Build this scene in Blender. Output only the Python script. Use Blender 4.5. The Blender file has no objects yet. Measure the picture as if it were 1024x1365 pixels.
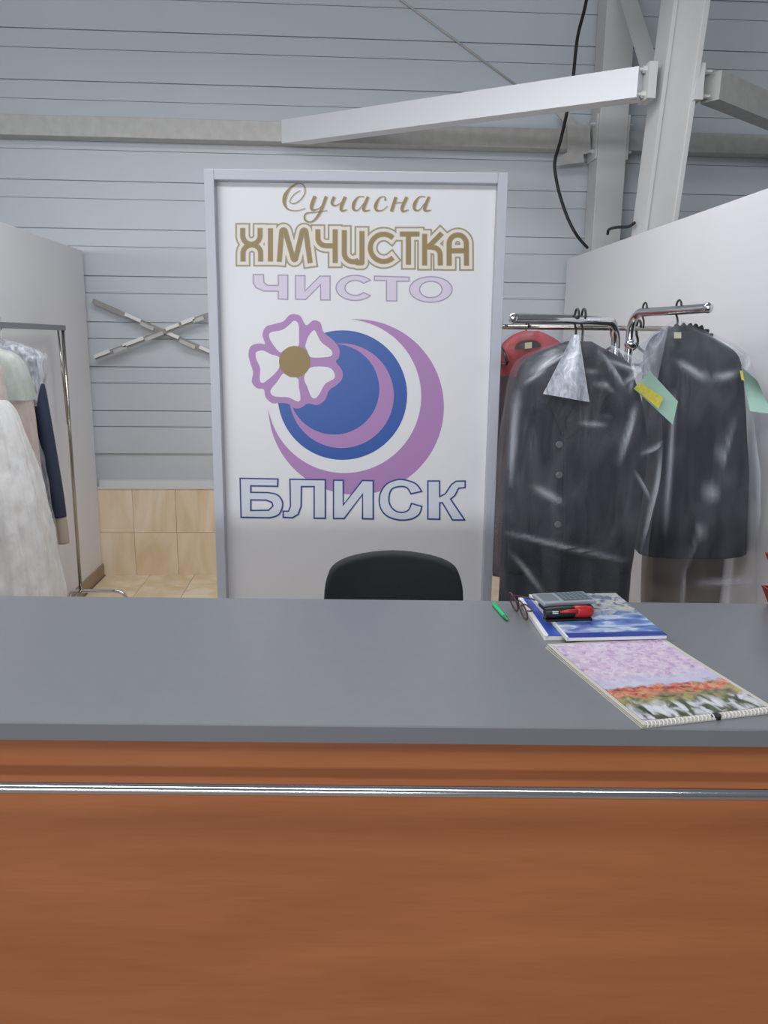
import bpy, bmesh, math, random
import numpy as np
from mathutils import Vector, Matrix, noise
from mathutils.geometry import tessellate_polygon
random.seed(7)
C = bpy.context.scene.collection
scene = bpy.context.scene
PI = math.pi

# ------------------------------------------------------------------ camera
F_PX, W, H = 1080.0, 1024.0, 1365.0
PITCH, ROLL, YAW = math.radians(11.9), 0.0115, math.radians(3.4)
CAM = Vector((0, 0, 1.6))
fw = Vector((math.sin(YAW)*math.cos(PITCH), math.cos(YAW)*math.cos(PITCH), -math.sin(PITCH)))
r0 = Vector((math.cos(YAW), -math.sin(YAW), 0))
u0 = r0.cross(fw)
RT = r0*math.cos(ROLL) + u0*math.sin(ROLL)
UP = u0*math.cos(ROLL) - r0*math.sin(ROLL)
cam_d = bpy.data.cameras.new('camera'); cam = bpy.data.objects.new('camera', cam_d); C.objects.link(cam)
cam_d.sensor_fit = 'VERTICAL'; cam_d.sensor_height = 24; cam_d.lens = F_PX/H*24; cam_d.clip_start = 0.02
M = Matrix((RT, UP, -fw)).transposed().to_4x4(); M.translation = CAM
cam.matrix_world = M
scene.camera = cam

# ------------------------------------------------------------------ world, lights, exposure
world = bpy.data.worlds.new('hall_ambient'); scene.world = world; world.use_nodes = True
bg = world.node_tree.nodes['Background']; bg.inputs[0].default_value = (0.86, 0.93, 1.0, 1); bg.inputs[1].default_value = 0.18
def area(name, loc, target, sx, sy, power, col=(1, 1, 1)):
    d = bpy.data.lights.new(name, 'AREA'); d.shape = 'RECTANGLE'; d.size = sx; d.size_y = sy; d.energy = power; d.color = col
    o = bpy.data.objects.new(name, d); C.objects.link(o); o.location = loc
    o.rotation_euler = (Vector(target)-Vector(loc)).to_track_quat('-Z', 'Y').to_euler()
    return o
area('aisle_ceiling_light', (-0.9, 0.1, 3.1), (-0.3, 1.9, 0.2), 4.5, 0.4, 66, (0.95, 0.97, 1.0))
area('booth_fill_light', (-0.2, 3.15, 3.3), (-0.2, 3.15, 0), 2.8, 0.3, 46, (0.97, 0.98, 1.0))  # unseen lamp added behind the sign face to brighten back wall and tiles
area('hall_far_light', (-4.5, -12, 2.1), (0.3, 3, 1.75), 9.0, 1.1, 620, (0.92, 0.96, 1.0))  # one wide strip for the unseen luminaires far down the hall
scene.view_settings.view_transform = 'Standard'; scene.view_settings.look = 'None'
scene.view_settings.gamma = 1; scene.view_settings.use_curve_mapping = False
scene.view_settings.exposure = 0.0

# ------------------------------------------------------------------ pixel helpers
def ray(px, py): return fw + RT*((px-W/2)/F_PX) - UP*((py-H/2)/F_PX)
def at_y(px, py, y): d = ray(px, py); return CAM + d*(y/d.y)
def at_x(px, py, x): d = ray(px, py); return CAM + d*(x/d.x)
def at_z(px, py, z): d = ray(px, py); return CAM + d*((z-CAM.z)/d.z)
def at_plane(px, py, p, n): d = ray(px, py); return CAM + d*((p-CAM).dot(n)/d.dot(n))

# ------------------------------------------------------------------ materials
def lin(c):
    r = []
    for v in c[:3]:
        v /= 255.0
        r.append(v/12.92 if v <= 0.04045 else ((v+0.055)/1.055)**2.4)
    return (*r, 1)
MATS = {}
def mat(name, col, rough=0.5, metal=0.0, spec=0.5, var=0.0, vscale=8.0, bump=0.0, bscale=60.0, trans=0.0, stretch=None, sheen=0.0):
    if name in MATS: return MATS[name]
    m = bpy.data.materials.new(name); m.use_nodes = True; nt = m.node_tree; b = nt.nodes['Principled BSDF']
    b.inputs['Base Color'].default_value = lin(col); b.inputs['Roughness'].default_value = rough
    b.inputs['Metallic'].default_value = metal; b.inputs['Specular IOR Level'].default_value = spec
    if sheen: b.inputs['Sheen Weight'].default_value = sheen
    tc = nt.nodes.new('ShaderNodeTexCoord')
    src = tc.outputs['Object']
    if stretch:
        mp = nt.nodes.new('ShaderNodeMapping'); mp.inputs['Scale'].default_value = stretch
        nt.links.new(src, mp.inputs[0]); src = mp.outputs[0]
    if var:
        n = nt.nodes.new('ShaderNodeTexNoise'); n.inputs['Scale'].default_value = vscale; n.inputs['Detail'].default_value = 5
        nt.links.new(src, n.inputs['Vector'])
        rp = nt.nodes.new('ShaderNodeValToRGB')
        c = lin(col); rp.color_ramp.elements[0].color = tuple(x*(1-var) for x in c[:3])+(1,)
        rp.color_ramp.elements[1].color = tuple(min(1, x*(1+var)) for x in c[:3])+(1,)
        rp.color_ramp.elements[0].position = 0.3; rp.color_ramp.elements[1].position = 0.7
        nt.links.new(n.outputs['Fac'], rp.inputs[0]); nt.links.new(rp.outputs[0], b.inputs['Base Color'])
    if bump:
        n2 = nt.nodes.new('ShaderNodeTexNoise'); n2.inputs['Scale'].default_value = bscale; n2.inputs['Detail'].default_value = 3
        nt.links.new(src, n2.inputs['Vector'])
        bp = nt.nodes.new('ShaderNodeBump'); bp.inputs['Strength'].default_value = bump; bp.inputs['Distance'].default_value = 0.01
        nt.links.new(n2.outputs['Fac'], bp.inputs['Height']); nt.links.new(bp.outputs[0], b.inputs['Normal'])
    MATS[name] = m
    return m

def film(name, alpha=0.16, col=(225, 230, 240), rough=0.28, bscale=9.0, bump=0.5):
    """thin polythene: mostly clear, with a milky, glossy share"""
    m = bpy.data.materials.new(name); m.use_nodes = True; nt = m.node_tree
    for n in list(nt.nodes): nt.nodes.remove(n)
    out = nt.nodes.new('ShaderNodeOutputMaterial'); mix = nt.nodes.new('ShaderNodeMixShader')
    tr = nt.nodes.new('ShaderNodeBsdfTransparent'); tr.inputs[0].default_value = (0.97, 0.97, 0.98, 1)
    b = nt.nodes.new('ShaderNodeBsdfPrincipled'); b.inputs['Base Color'].default_value = lin(col)
    b.inputs['Roughness'].default_value = rough; b.inputs['Specular IOR Level'].default_value = 1.0
    tc = nt.nodes.new('ShaderNodeTexCoord'); mp = nt.nodes.new('ShaderNodeMapping'); mp.inputs['Scale'].default_value = (1.6, 1.6, 0.55)
    nz = nt.nodes.new('ShaderNodeTexNoise'); nz.inputs['Scale'].default_value = bscale; nz.inputs['Detail'].default_value = 4; nz.inputs['Distortion'].default_value = 0.8
    nt.links.new(tc.outputs['Object'], mp.inputs[0]); nt.links.new(mp.outputs[0], nz.inputs['Vector'])
    bp = nt.nodes.new('ShaderNodeBump'); bp.inputs['Strength'].default_value = bump; bp.inputs['Distance'].default_value = 0.03
    nt.links.new(nz.outputs['Fac'], bp.inputs['Height']); nt.links.new(bp.outputs[0], b.inputs['Normal'])
    rp = nt.nodes.new('ShaderNodeMapRange'); rp.inputs['From Min'].default_value = 0.35; rp.inputs['From Max'].default_value = 0.75
    rp.inputs['To Min'].default_value = alpha*0.55; rp.inputs['To Max'].default_value = min(1, alpha*1.9)
    nt.links.new(nz.outputs['Fac'], rp.inputs['Value'])
    at = nt.nodes.new('ShaderNodeAttribute'); at.attribute_name = 'fold'
    ma = nt.nodes.new('ShaderNodeMath'); ma.operation = 'MULTIPLY_ADD'; ma.inputs[1].default_value = 0.40; ma.use_clamp = True
    nt.links.new(at.outputs['Fac'], ma.inputs[0]); nt.links.new(rp.outputs[0], ma.inputs[2])
    nt.links.new(ma.outputs[0], mix.inputs[0]); nt.links.new(tr.outputs[0], mix.inputs[1]); nt.links.new(b.outputs[0], mix.inputs[2])
    nt.links.new(mix.outputs[0], out.inputs[0])
    return m

m_siding = mat('painted_siding', (196, 202, 209), 0.45, var=0.03, vscale=1.5)
m_part = mat('white_partition', (226, 226, 230), 0.5, var=0.015, vscale=2)
m_steel = mat('grey_white_paint', (205, 206, 206), 0.5, var=0.03, vscale=5)
m_brace = mat('dull_brace_paint', (188, 187, 184), 0.55, var=0.08, vscale=20)
m_chrome = mat('chrome', (215, 215, 220), 0.14, metal=1.0)
m_dchrome = mat('dull_chrome', (170, 165, 158), 0.2, metal=1.0)
m_frame = mat('sign_frame_paint', (192, 196, 207), 0.4)
m_panel = mat('sign_white_face', (232, 232, 235), 0.35)
m_counter = mat('grey_laminate', (120, 122, 127), 0.33, var=0.02, vscale=40, bump=0.04, bscale=400)
m_edge = mat('grey_edge_band', (112, 113, 118), 0.35)
m_black = mat('black_plastic', (22, 22, 24), 0.4)
m_white = mat('white_plastic', (230, 230, 228), 0.4)
m_rubber = mat('black_rubber', (25, 25, 26), 0.8)
m_trim = mat('white_trim', (225, 225, 225), 0.5)
m_base = mat('beige_baseboard', (150, 132, 108), 0.45, var=0.1, vscale=6)
m_floor = mat('grout', (168, 150, 128), 0.8)
m_hallfloor = mat('hall_floor', (165, 155, 142), 0.4, var=0.08)

def tile_mat(name, base, vein, rough=0.3):
    m = bpy.data.materials.new(name); m.use_nodes = True; nt = m.node_tree; b = nt.nodes['Principled BSDF']
    tc = nt.nodes.new('ShaderNodeTexCoord'); oi = nt.nodes.new('ShaderNodeObjectInfo'); add = nt.nodes.new('ShaderNodeVectorMath'); add.operation = 'ADD'
    sc = nt.nodes.new('ShaderNodeVectorMath'); sc.operation = 'SCALE'; sc.inputs['Scale'].default_value = 7.0
    cb = nt.nodes.new('ShaderNodeCombineXYZ')
    for i in range(3): nt.links.new(oi.outputs['Random'], cb.inputs[i])
    nt.links.new(cb.outputs[0], sc.inputs[0]); nt.links.new(tc.outputs['Object'], add.inputs[0]); nt.links.new(sc.outputs[0], add.inputs[1])
    mp = nt.nodes.new('ShaderNodeMapping'); mp.inputs['Rotation'].default_value = (0.3, 0.5, 0.7); mp.inputs['Scale'].default_value = (5, 5, 1.6)
    nt.links.new(add.outputs[0], mp.inputs[0])
    n = nt.nodes.new('ShaderNodeTexNoise'); n.inputs['Scale'].default_value = 1.2; n.inputs['Detail'].default_value = 6; n.inputs['Distortion'].default_value = 1.2
    nt.links.new(mp.outputs[0], n.inputs['Vector'])
    r = nt.nodes.new('ShaderNodeValToRGB'); r.color_ramp.elements[0].position = 0.3; r.color_ramp.elements[0].color = lin(vein)
    r.color_ramp.elements[1].position = 0.62; r.color_ramp.elements[1].color = lin(base)
    nt.links.new(n.outputs['Fac'], r.inputs[0]); nt.links.new(r.outputs[0], b.inputs['Base Color']); b.inputs['Roughness'].default_value = rough
    return m
m_tile = tile_mat('cream_marble_tile', (246, 230, 206), (228, 202, 164))

def wood_mat():
    m = bpy.data.materials.new('beech_laminate'); m.use_nodes = True; nt = m.node_tree; b = nt.nodes['Principled BSDF']
    tc = nt.nodes.new('ShaderNodeTexCoord'); mp = nt.nodes.new('ShaderNodeMapping'); mp.inputs['Scale'].default_value = (0.7, 6, 6)
    nt.links.new(tc.outputs['Object'], mp.inputs[0])
    n = nt.nodes.new('ShaderNodeTexNoise'); n.inputs['Scale'].default_value = 2.2; n.inputs['Detail'].default_value = 6; n.inputs['Distortion'].default_value = 0.6
    nt.links.new(mp.outputs[0], n.inputs['Vector'])
    mp2 = nt.nodes.new('ShaderNodeMapping'); mp2.inputs['Scale'].default_value = (6, 120, 120); nt.links.new(tc.outputs['Object'], mp2.inputs[0])
    n2 = nt.nodes.new('ShaderNodeTexNoise'); n2.inputs['Scale'].default_value = 2.0; n2.inputs['Detail'].default_value = 3; nt.links.new(mp2.outputs[0], n2.inputs['Vector'])
    mx = nt.nodes.new('ShaderNodeMath'); mx.operation = 'MULTIPLY_ADD'; mx.inputs[1].default_value = 0.35
    nt.links.new(n2.outputs['Fac'], mx.inputs[0]); nt.links.new(n.outputs['Fac'], mx.inputs[2])
    r = nt.nodes.new('ShaderNodeValToRGB'); r.color_ramp.elements[0].position = 0.45; r.color_ramp.elements[0].color = lin((156, 92, 55))
    r.color_ramp.elements[1].position = 0.95; r.color_ramp.elements[1].color = lin((174, 107, 67))
    nt.links.new(mx.outputs[0], r.inputs[0]); nt.links.new(r.outputs[0], b.inputs['Base Color']); b.inputs['Roughness'].default_value = 0.42
    return m
m_wood = wood_mat()

# ------------------------------------------------------------------ mesh helpers
def tag(o, label=None, cat=None, group=None, kind=None):
    if label: o['label'] = label
    if cat: o['category'] = cat
    if group: o['group'] = group
    if kind: o['kind'] = kind
    return o
def thing(name, label, cat, loc=(0, 0, 0), rz=0.0, group=None):
    o = bpy.data.objects.new(name, None); C.objects.link(o); o.empty_display_size = 0.1
    o.location = loc; o.rotation_euler = (0, 0, rz)
    return tag(o, label, cat, group)
def pmat(o):
    m = Matrix.Identity(4)
    while o is not None:
        m = Matrix.LocRotScale(o.location, o.rotation_euler, o.scale) @ m
        o = o.parent
    return m
def mesh_obj(name, verts, faces, material, parent=None, smooth=False, world=False, mids=None, origin=None):
    """verts in parent space (or world space when world=True)"""
    if world and parent is not None:
        inv = pmat(parent).inverted(); verts = [inv @ Vector(v) for v in verts]
    loc = Vector((0, 0, 0))
    if origin is not None:
        loc = Vector(origin); verts = [Vector(v)-loc for v in verts]
    me = bpy.data.meshes.new(name); me.from_pydata([tuple(v) for v in verts], [], [tuple(f) for f in faces]); me.update()
    ms = material if isinstance(material, (list, tuple)) else [material]
    for mm in ms: me.materials.append(mm)
    if mids:
        for p, i in zip(me.polygons, mids): p.material_index = i
    if smooth: me.polygons.foreach_set('use_smooth', [True]*len(me.polygons))
    o = bpy.data.objects.new(name, me); C.objects.link(o); o.location = loc
    if parent is not None: o.parent = parent
    return o
class MB:
    def __init__(s): s.v = []; s.f = []; s.m = []
    def add(s, verts, faces, mi=0):
        k = len(s.v); s.v += [Vector(v) for v in verts]; s.f += [tuple(i+k for i in f) for f in faces]; s.m += [mi]*len(faces); return s
    def box(s, lo, hi, mi=0, mtx=None, bev=0.0):
        (x0, y0, z0), (x1, y1, z1) = lo, hi
        if bev <= 0:
            v = [Vector(p) for p in ((x0,y0,z0),(x1,y0,z0),(x1,y1,z0),(x0,y1,z0),(x0,y0,z1),(x1,y0,z1),(x1,y1,z1),(x0,y1,z1))]
            f = [(0,3,2,1),(4,5,6,7),(0,1,5,4),(1,2,6,5),(2,3,7,6),(3,0,4,7)]
        else:
            bm = bmesh.new(); bmesh.ops.create_cube(bm, size=1)
            for q in bm.verts: q.co = Vector(((x0+x1)/2+q.co.x*(x1-x0), (y0+y1)/2+q.co.y*(y1-y0), (z0+z1)/2+q.co.z*(z1-z0)))
            bmesh.ops.bevel(bm, geom=list(bm.edges), offset=bev, segments=2, affect='EDGES', profile=0.5)
            bm.verts.index_update(); v = [q.co.copy() for q in bm.verts]; f = [tuple(q.index for q in p.verts) for p in bm.faces]; bm.free()
        if mtx is not None: v = [mtx @ q for q in v]
        return s.add(v, f, mi)
    def beam(s, a, b, w, h, mi=0, up=Vector((0, 0, 1))):
        a, b = Vector(a), Vector(b); d = (b-a).normalized(); x = d.cross(up).normalized(); u = x.cross(d)
        v = [p + x*(sx*w/2) + u*(su*h/2) for p in (a, b) for sx, su in ((-1,-1),(1,-1),(1,1),(-1,1))]
        return s.add(v, [(0,1,2,3),(7,6,5,4),(0,4,5,1),(1,5,6,2),(2,6,7,3),(3,7,4,0)], mi)
    def tube(s, pts, r, n=12, mi=0, caps=True, closed=False):
        pts = [Vector(p) for p in pts]; rs = r if isinstance(r, (list, tuple)) else [r]*len(pts)
        N = len(pts); rings = []; prev = None
        for i, p in enumerate(pts):
            if closed: t = (pts[(i+1) % N]-pts[i-1])
            else: t = (pts[min(i+1, N-1)]-pts[max(i-1, 0)])
            t.normalize()
            if prev is None:
                a = Vector((0, 0, 1)) if abs(t.z) < 0.9 else Vector((1, 0, 0)); x = t.cross(a).normalized()
            else:
                x = (prev - t*prev.dot(t)).normalized()
            prev = x; y = t.cross(x)
            rings.append([p + (x*math.cos(2*PI*k/n)+y*math.sin(2*PI*k/n))*rs[i] for k in range(n)])
        v = [q for rg in rings for q in rg]; f = []
        for i in range(N if closed else N-1):
            j = (i+1) % N
            for k in range(n): f.append((i*n+k, i*n+(k+1) % n, j*n+(k+1) % n, j*n+k))
        if caps and not closed: f += [tuple(range(n))[::-1], tuple((N-1)*n+k for k in range(n))]
        return s.add(v, f, mi)
    def lathe(s, prof, c=(0, 0, 0), n=24, mi=0, mtx=None):
        c = Vector(c); v = []; f = []
        for r, z in prof: v += [Vector((r*math.cos(2*PI*k/n), r*math.sin(2*PI*k/n), z)) for k in range(n)]
        for i in range(len(prof)-1):
            for k in range(n): f.append((i*n+k, i*n+(k+1) % n, (i+1)*n+(k+1) % n, (i+1)*n+k))
        f += [tuple(range(n))[::-1], tuple((len(prof)-1)*n+k for k in range(n))]
        if mtx is not None: v = [mtx @ q for q in v]
        return s.add([q+c for q in v], f, mi)
    def prism(s, poly, a, b, n, mi=0):
        """poly: list of 3D points, extruded from offset a to b along n"""
        n = Vector(n); k = len(poly); v = [Vector(p)+n*a for p in poly]+[Vector(p)+n*b for p in poly]
        f = [tuple(range(k)), tuple(range(2*k-1, k-1, -1))]+[(i, i+k, (i+1) % k+k, (i+1) % k) for i in range(k)]
        return s.add(v, f, mi)
    def build(s, name, material, parent=None, smooth=False, world=False, origin=None):
        return mesh_obj(name, s.v, s.f, material, parent, smooth, world, s.m, origin)
def smooth_angle(o, deg=40):
    o.data.polygons.foreach_set('use_smooth', [True]*len(o.data.polygons)); o.data.set_sharp_from_angle(angle=math.radians(deg)); return o
def crom(pts, n=6, closed=False):
    P = [Vector(p) for p in pts]; N = len(P); out = []
    rng = range(N) if closed else range(N-1)
    for i in rng:
        p0 = P[(i-1) % N] if closed else P[max(i-1, 0)]; p1 = P[i]; p2 = P[(i+1) % N]; p3 = P[(i+2) % N] if closed else P[min(i+2, N-1)]
        for k in range(n):
            t = k/n
            out.append(0.5*((2*p1)+(p2-p0)*t+(2*p0-5*p1+4*p2-p3)*t*t+(3*p1-p0-3*p2+p3)*t**3))
    if not closed: out.append(P[-1])
    return out

# ------------------------------------------------------------------ dimensions
YW = 5.52            # face of the back wall
TILE_TOP = 0.605
XL = at_y(127, 560, YW).x
XR = at_y(749, 420, YW).x
PH = 2.14            # partition height
PY0 = 1.98           # partitions start here

# ------------------------------------------------------------------ setting
o = MB().box((-9, -14, -0.06), (9, 1.95, -0.004)).build('floor', m_hallfloor); tag(o, kind='structure')
fl = MB().box((XL-0.2, 1.95, -0.06), (3.2, YW+0.4, -0.006)).build('floor', m_floor); tag(fl, kind='structure')
TS = 0.302
tmesh = None
for j in range(12):
    for i in range(11):
        x = XL+0.02+i*TS; y = YW-0.012-TS-j*TS
        if x+TS > XR+0.05: continue
        if tmesh is None:
            t = MB().box((0.0015, 0.0015, -0.006), (TS-0.0015, TS-0.0015, 0), bev=0.0008).build('tile', m_tile, fl); tmesh = t.data
        else:
            t = bpy.data.objects.new('tile', tmesh); C.objects.link(t); t.parent = fl
        t.location = (x, y, 0)

# back wall: backing + ribbed sheet courses + two rows of tile
wb = MB().box((-3.6, YW+0.02, 0), (3.4, YW+0.14, 4.5)).build('wall_back', m_siding); tag(wb, kind='structure')
z_a = at_y(205, 391, YW).z; z_b = at_y(205, 625, YW).z
PER = (z_a-z_b)/4.0; WIDE = PER*0.63; D = 0.016
z0 = z_b+PER-WIDE
while z0-PER > TILE_TOP+0.01: z0 -= PER
prof = [(0.0, 0.020), (0.0, 0.0), (WIDE-0.006, 0.0), (WIDE-0.005, 0.015), (WIDE-0.001, 0.015), (WIDE, 0.005), (PER-0.006, 0.005), (PER-0.005, 0.016), (PER-0.0005, 0.016), (PER-0.0005, 0.020)]
sm = None
k = 0
while z0+k*PER < 4.35:
    if sm is None:
        v = []; f = []; n = len(prof)
        for x in (-3.6, 3.4): v += [(x, -0.0+d, z) for z, d in prof]
        for i in range(n-1): f.append((i, i+n, i+n+1, i+1))
        f += [tuple(range(n)), tuple(range(2*n-1, n-1, -1))]
        s = mesh_obj('siding_panel', v, f, m_siding, wb); sm = s.data
    else:
        s = bpy.data.objects.new('siding_panel', sm); C.objects.link(s); s.parent = wb
    s.location = (0, YW, z0+k*PER); k += 1
TW = 0.288; wt = None
for row in range(2):
    for i in range(13):
        x = at_y(179, 700, YW-0.03).x - TW*2 + i*TW
        if x+TW > XR+0.16: continue
        if wt is None:
            t = MB().box((0.001, -0.012, 0.001), (TW-0.001, 0.05, TILE_TOP/2-0.001), bev=0.0008).build('tile', m_tile, wb); wt = t.data
        else:
            t = bpy.data.objects.new('tile', wt); C.objects.link(t); t.parent = wb
        t.location = (x, YW-0.03, row*TILE_TOP/2-0.001)
t1 = MB().box((XL, YW-0.05, TILE_TOP), (XR, YW+0.02, TILE_TOP+0.012)).box((XL, YW-0.006, TILE_TOP+0.012), (XR, YW+0.02, TILE_TOP+0.05)).build('trim_1', m_trim); tag(t1, kind='structure')

wl = MB().box((XL-0.05, PY0, 0), (XL, YW-0.052, PH), bev=0.002).build('wall_left', m_part); tag(wl, kind='structure')
wr = MB().box((XR, PY0, 0), (XR+0.05, YW-0.052, PH), bev=0.002).build('wall_right', m_part); tag(wr, kind='structure')
b1 = MB().box((XL, PY0, 0), (XL+0.012, YW-0.05, 0.085), bev=0.002).build('baseboard_left', m_base); tag(b1, kind='structure')
b2 = MB().box((XR-0.012, PY0, 0), (XR, YW-0.05, 0.085), bev=0.002).build('baseboard_right', m_base); tag(b2, kind='structure')

# ------------------------------------------------------------------ steelwork
YP = YW-0.07
pz0 = at_y(200, 187, YP).z; pz1 = at_y(200, 160, YP).z
PZ = (pz0+pz1)/2; PHT = pz1-pz0
# back column on the wall
bcx = at_y(815, 200, YW-0.2).x
def h_beam(mb, a, b, w, h, tf=0.014, tw=0.012, up=Vector((0, -1, 0))):
    a, b = Vector(a), Vector(b); d = (b-a).normalized(); x = d.cross(up).normalized(); u = x.cross(d)
    for s in (-1, 1): mb.beam(a+u*(s*(h/2-tf/2)), b+u*(s*(h/2-tf/2)), w, tf, up=u)
    mb.beam(a, b, tw, h-2*tf, up=u)
col = thing('steel_column', 'pale grey steel column upright against the ribbed back wall, behind the sloping post', 'column', (bcx, YW-0.13, 0))
mb = MB(); mb.box((-0.09, -0.09, 0.012), (0.09, 0.09, 4.4), bev=0.004); mb.build('post', m_steel, col)
MB().box((-0.13, -0.115, 0), (0.13, 0.11, 0.012)).build('base_plate', m_steel, col)
for s, xx in ((-1, -0.098), (1, 0.098)):
    q = MB().box((xx-0.007, -0.08, PZ-0.13), (xx+0.007, 0.08, PZ+0.13)).build('connection_plate', m_steel, col)
    for dz in (-0.08, 0.08):
        MB().lathe([(0.014, 0), (0.014, 0.012), (0.008, 0.013), (0.008, 0.03)], n=6, mtx=Matrix.Translation((xx+s*0.007, -0.045, PZ+dz)) @ Matrix.Rotation(s*PI/2, 4, 'Y')).build('bolt', m_steel, q)

# horizontal rails on the wall
xg0 = at_y(745, 190, YP).x
pl = MB().box((-3.5, YP-0.055, PZ-PHT/2), (bcx-0.135, YP+0.065, PZ+PHT/2), bev=0.003).build('wall_rail', m_brace)
tag(pl, 'long pale box rail along the ribbed wall above the sign, left of the columns', 'steel rail')
pr = MB().box((bcx+0.135, YP-0.055, PZ-PHT/2), (3.4, YP+0.065, PZ+PHT/2), bev=0.003).build('wall_rail', m_brace)
tag(pr, 'short stretch of pale box rail on the wall right of the columns', 'steel rail')
gp = [at_y(x, y, YP-0.07) for x, y in ((741, 152), (758, 148), (766, 165), (786, 168), (787, 204), (777, 206), (778, 217), (756, 219), (741, 222), (738, 214), (756, 203), (756, 170))]
g = MB().prism(gp, -0.012, 0.0, (0, 1, 0)).build('gusset_plate', m_brace)
tag(g, 'notched gusset plate bolted on the wall rail left of the upright column', 'steel plate')

# inclined front post, meeting the back column near the floor
YF = 4.30
pA = at_y(866, 290, YF); pB = at_y(909, 0, YF-0.20)
dirp = (pB-pA)/(pB.z-pA.z)
p_bot = pA+dirp*(0.0-pA.z); p_top = pA+dirp*(4.3-pA.z)
p_bot.x = max(p_bot.x, XR+0.16)
fc = thing('steel_column', 'broad pale grey steel post sloping up in front, rising behind the white right partition', 'column', (p_bot.x, p_bot.y, 0))
mb = MB(); h_beam(mb, p_bot+Vector((0, 0, 0.012)), p_top, 0.17, 0.17, tf=0.02, up=Vector((-1, 0, 0))); mb.beam(p_bot+Vector((0, 0.0, 0.012)), p_top, 0.155, 0.13, up=Vector((-1, 0, 0)))
mb.build('post', m_steel, fc, world=True)
MB().box((p_bot.x-0.09, p_bot.y-0.12, 0), (p_bot.x+0.12, p_bot.y+0.12, 0.012)).build('base_plate', m_steel, fc, world=True)
def on_post(z): return pA+dirp*(z-pA.z)
cj = on_post(at_y(880, 118, YF-0.1).z)
for s in (-1, 1):
    q = MB().box((cj.x+s*0.115-0.02, cj.y-0.09, cj.z-0.075), (cj.x+s*0.115+0.02, cj.y+0.03, cj.z+0.085)).build('connection_plate', m_steel, fc, world=True)
    for dz in (-0.05, 0.06):
        w_ = MB().lathe([(0.017, 0), (0.017, 0.016), (0.009, 0.017), (0.009, 0.05)], n=6, mtx=Matrix.Translation((cj.x+s*0.135, cj.y-0.05, cj.z+dz)) @ Matrix.Rotation(s*PI/2, 4, 'Y')).build('bolt', m_steel, q, world=True)
# strut from wall rail to the post (left) and from the post to the wall (right)
sl0 = at_y(395, 176, YP-0.06); sl1 = Vector((cj.x-0.15, cj.y-0.03, cj.z))
sdir = (sl1-sl0).normalized(); smb = MB().beam(sl0, sl1, 0.10, 0.135)
for i_ in range(4): smb.v[i_] = smb.v[i_]+sdir*((YP-0.056-smb.v[i_].y)/sdir.y)
st = smb.build('diagonal_strut', mat('strut_paint', (222, 222, 228), 0.45))
tag(st, 'bright white box strut running from the wall rail out to the sloping post', 'steel strut')
sr0 = Vector((cj.x+0.20, cj.y-0.02, cj.z)); sr1 = at_y(1200, 222, YP-0.12)
st2 = MB().beam(sr0, sr1, 0.10, 0.13).build('diagonal_strut', m_brace)
tag(st2, 'dull pale strut running right from the sloping post back to the wall', 'steel strut')
ba = at_y(829, -30, YW-0.26); bb = at_y(872, 108, cj.y+0.22)
st3 = MB().beam(ba, bb, 0.03, 0.085, up=Vector((1, 0, 0))).build('lattice_brace', m_steel)
tag(st3, 'short slanting lattice bar between the two columns near the top', 'steel brace')
td = MB().tube([at_y(265, -200, YW-0.03), at_y(535, 0, YW-0.03), at_y(700, 122, YW-0.03)], 0.006, 8).build('tie_rod', m_brace, smooth=True)
tag(td, 'thin slanting tie rod across the upper ribbed wall', 'tie rod')
# X brace on the wall at the left
cb = thing('cross_brace', 'crossed pale straps forming an X on the ribbed wall left of the sign', 'cross brace', at_y(204, 440, YW-0.03))
YB = YW-0.045
for (a, b, dy) in (((124, 401), (292, 475), 0.0), ((127, 477), (300, 411), -0.03)):
    A = at_y(*a, YB+dy); B = at_y(*b, YB+dy)
    MB().beam(A, B, 0.026, 0.028).build('strap', mat('strap_paint', (150, 147, 140), 0.6, var=0.1, vscale=25), cb, world=True)
    d = (B-A)
    spots = ((0.32, 0.12, 1), (0.43, 0.10, -1), (0.62, 0.12, 1), (0.75, 0.12, -1), (0.9, 0.1, 1)) if dy == 0 else ((0.06, 0.12, 1), (0.2, 0.1, -1), (0.30, 0.16, 1), (0.46, 0.14, -1), (0.60, 0.10, 1), (0.72, 0.1, 1), (0.8, 0.08, -1))
    for t, L, s in spots:
        c = A+d*t+Vector((0, -0.022, 0.008*s)); h = d.normalized()*L*0.45
        MB().beam(c-h, c+h, 0.016, 0.022).build('clip_plate', m_trim if s > 0 else m_brace, cb, world=True)
# cables
m_cable = mat('black_cable', (18, 18, 20), 0.5)
cp = [at_y(x, y, 4.95) for x, y in ((806, -190), (796, -90), (782, 0), (770, 50), (764, 105), (758, 140), (748, 185), (740, 214), (741, 235), (747, 262), (758, 293), (770, 315))]
e1 = at_x(783, 330, XR+0.02); e1.z = max(e1.z, PH+0.008); cp += [e1]
cb1 = MB().tube(crom(cp, 5), 0.0095, 8).build('power_cable', m_cable, smooth=True); tag(cb1, 'black cable hanging from the roof down to the white partition top', 'cable')
c2 = [at_x(x, y, XR+0.025) for x, y in ((810, 313), (812, 306), (822, 303), (838, 302), (846, 297))]
for q in c2: q.z = max(q.z, PH+0.010)
cb2 = MB().tube(crom(c2, 5), 0.008, 8).build('cable_end', m_cable, smooth=True); tag(cb2, 'short dark loose cable end lying on the partition top by the sloping post', 'cable')

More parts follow.
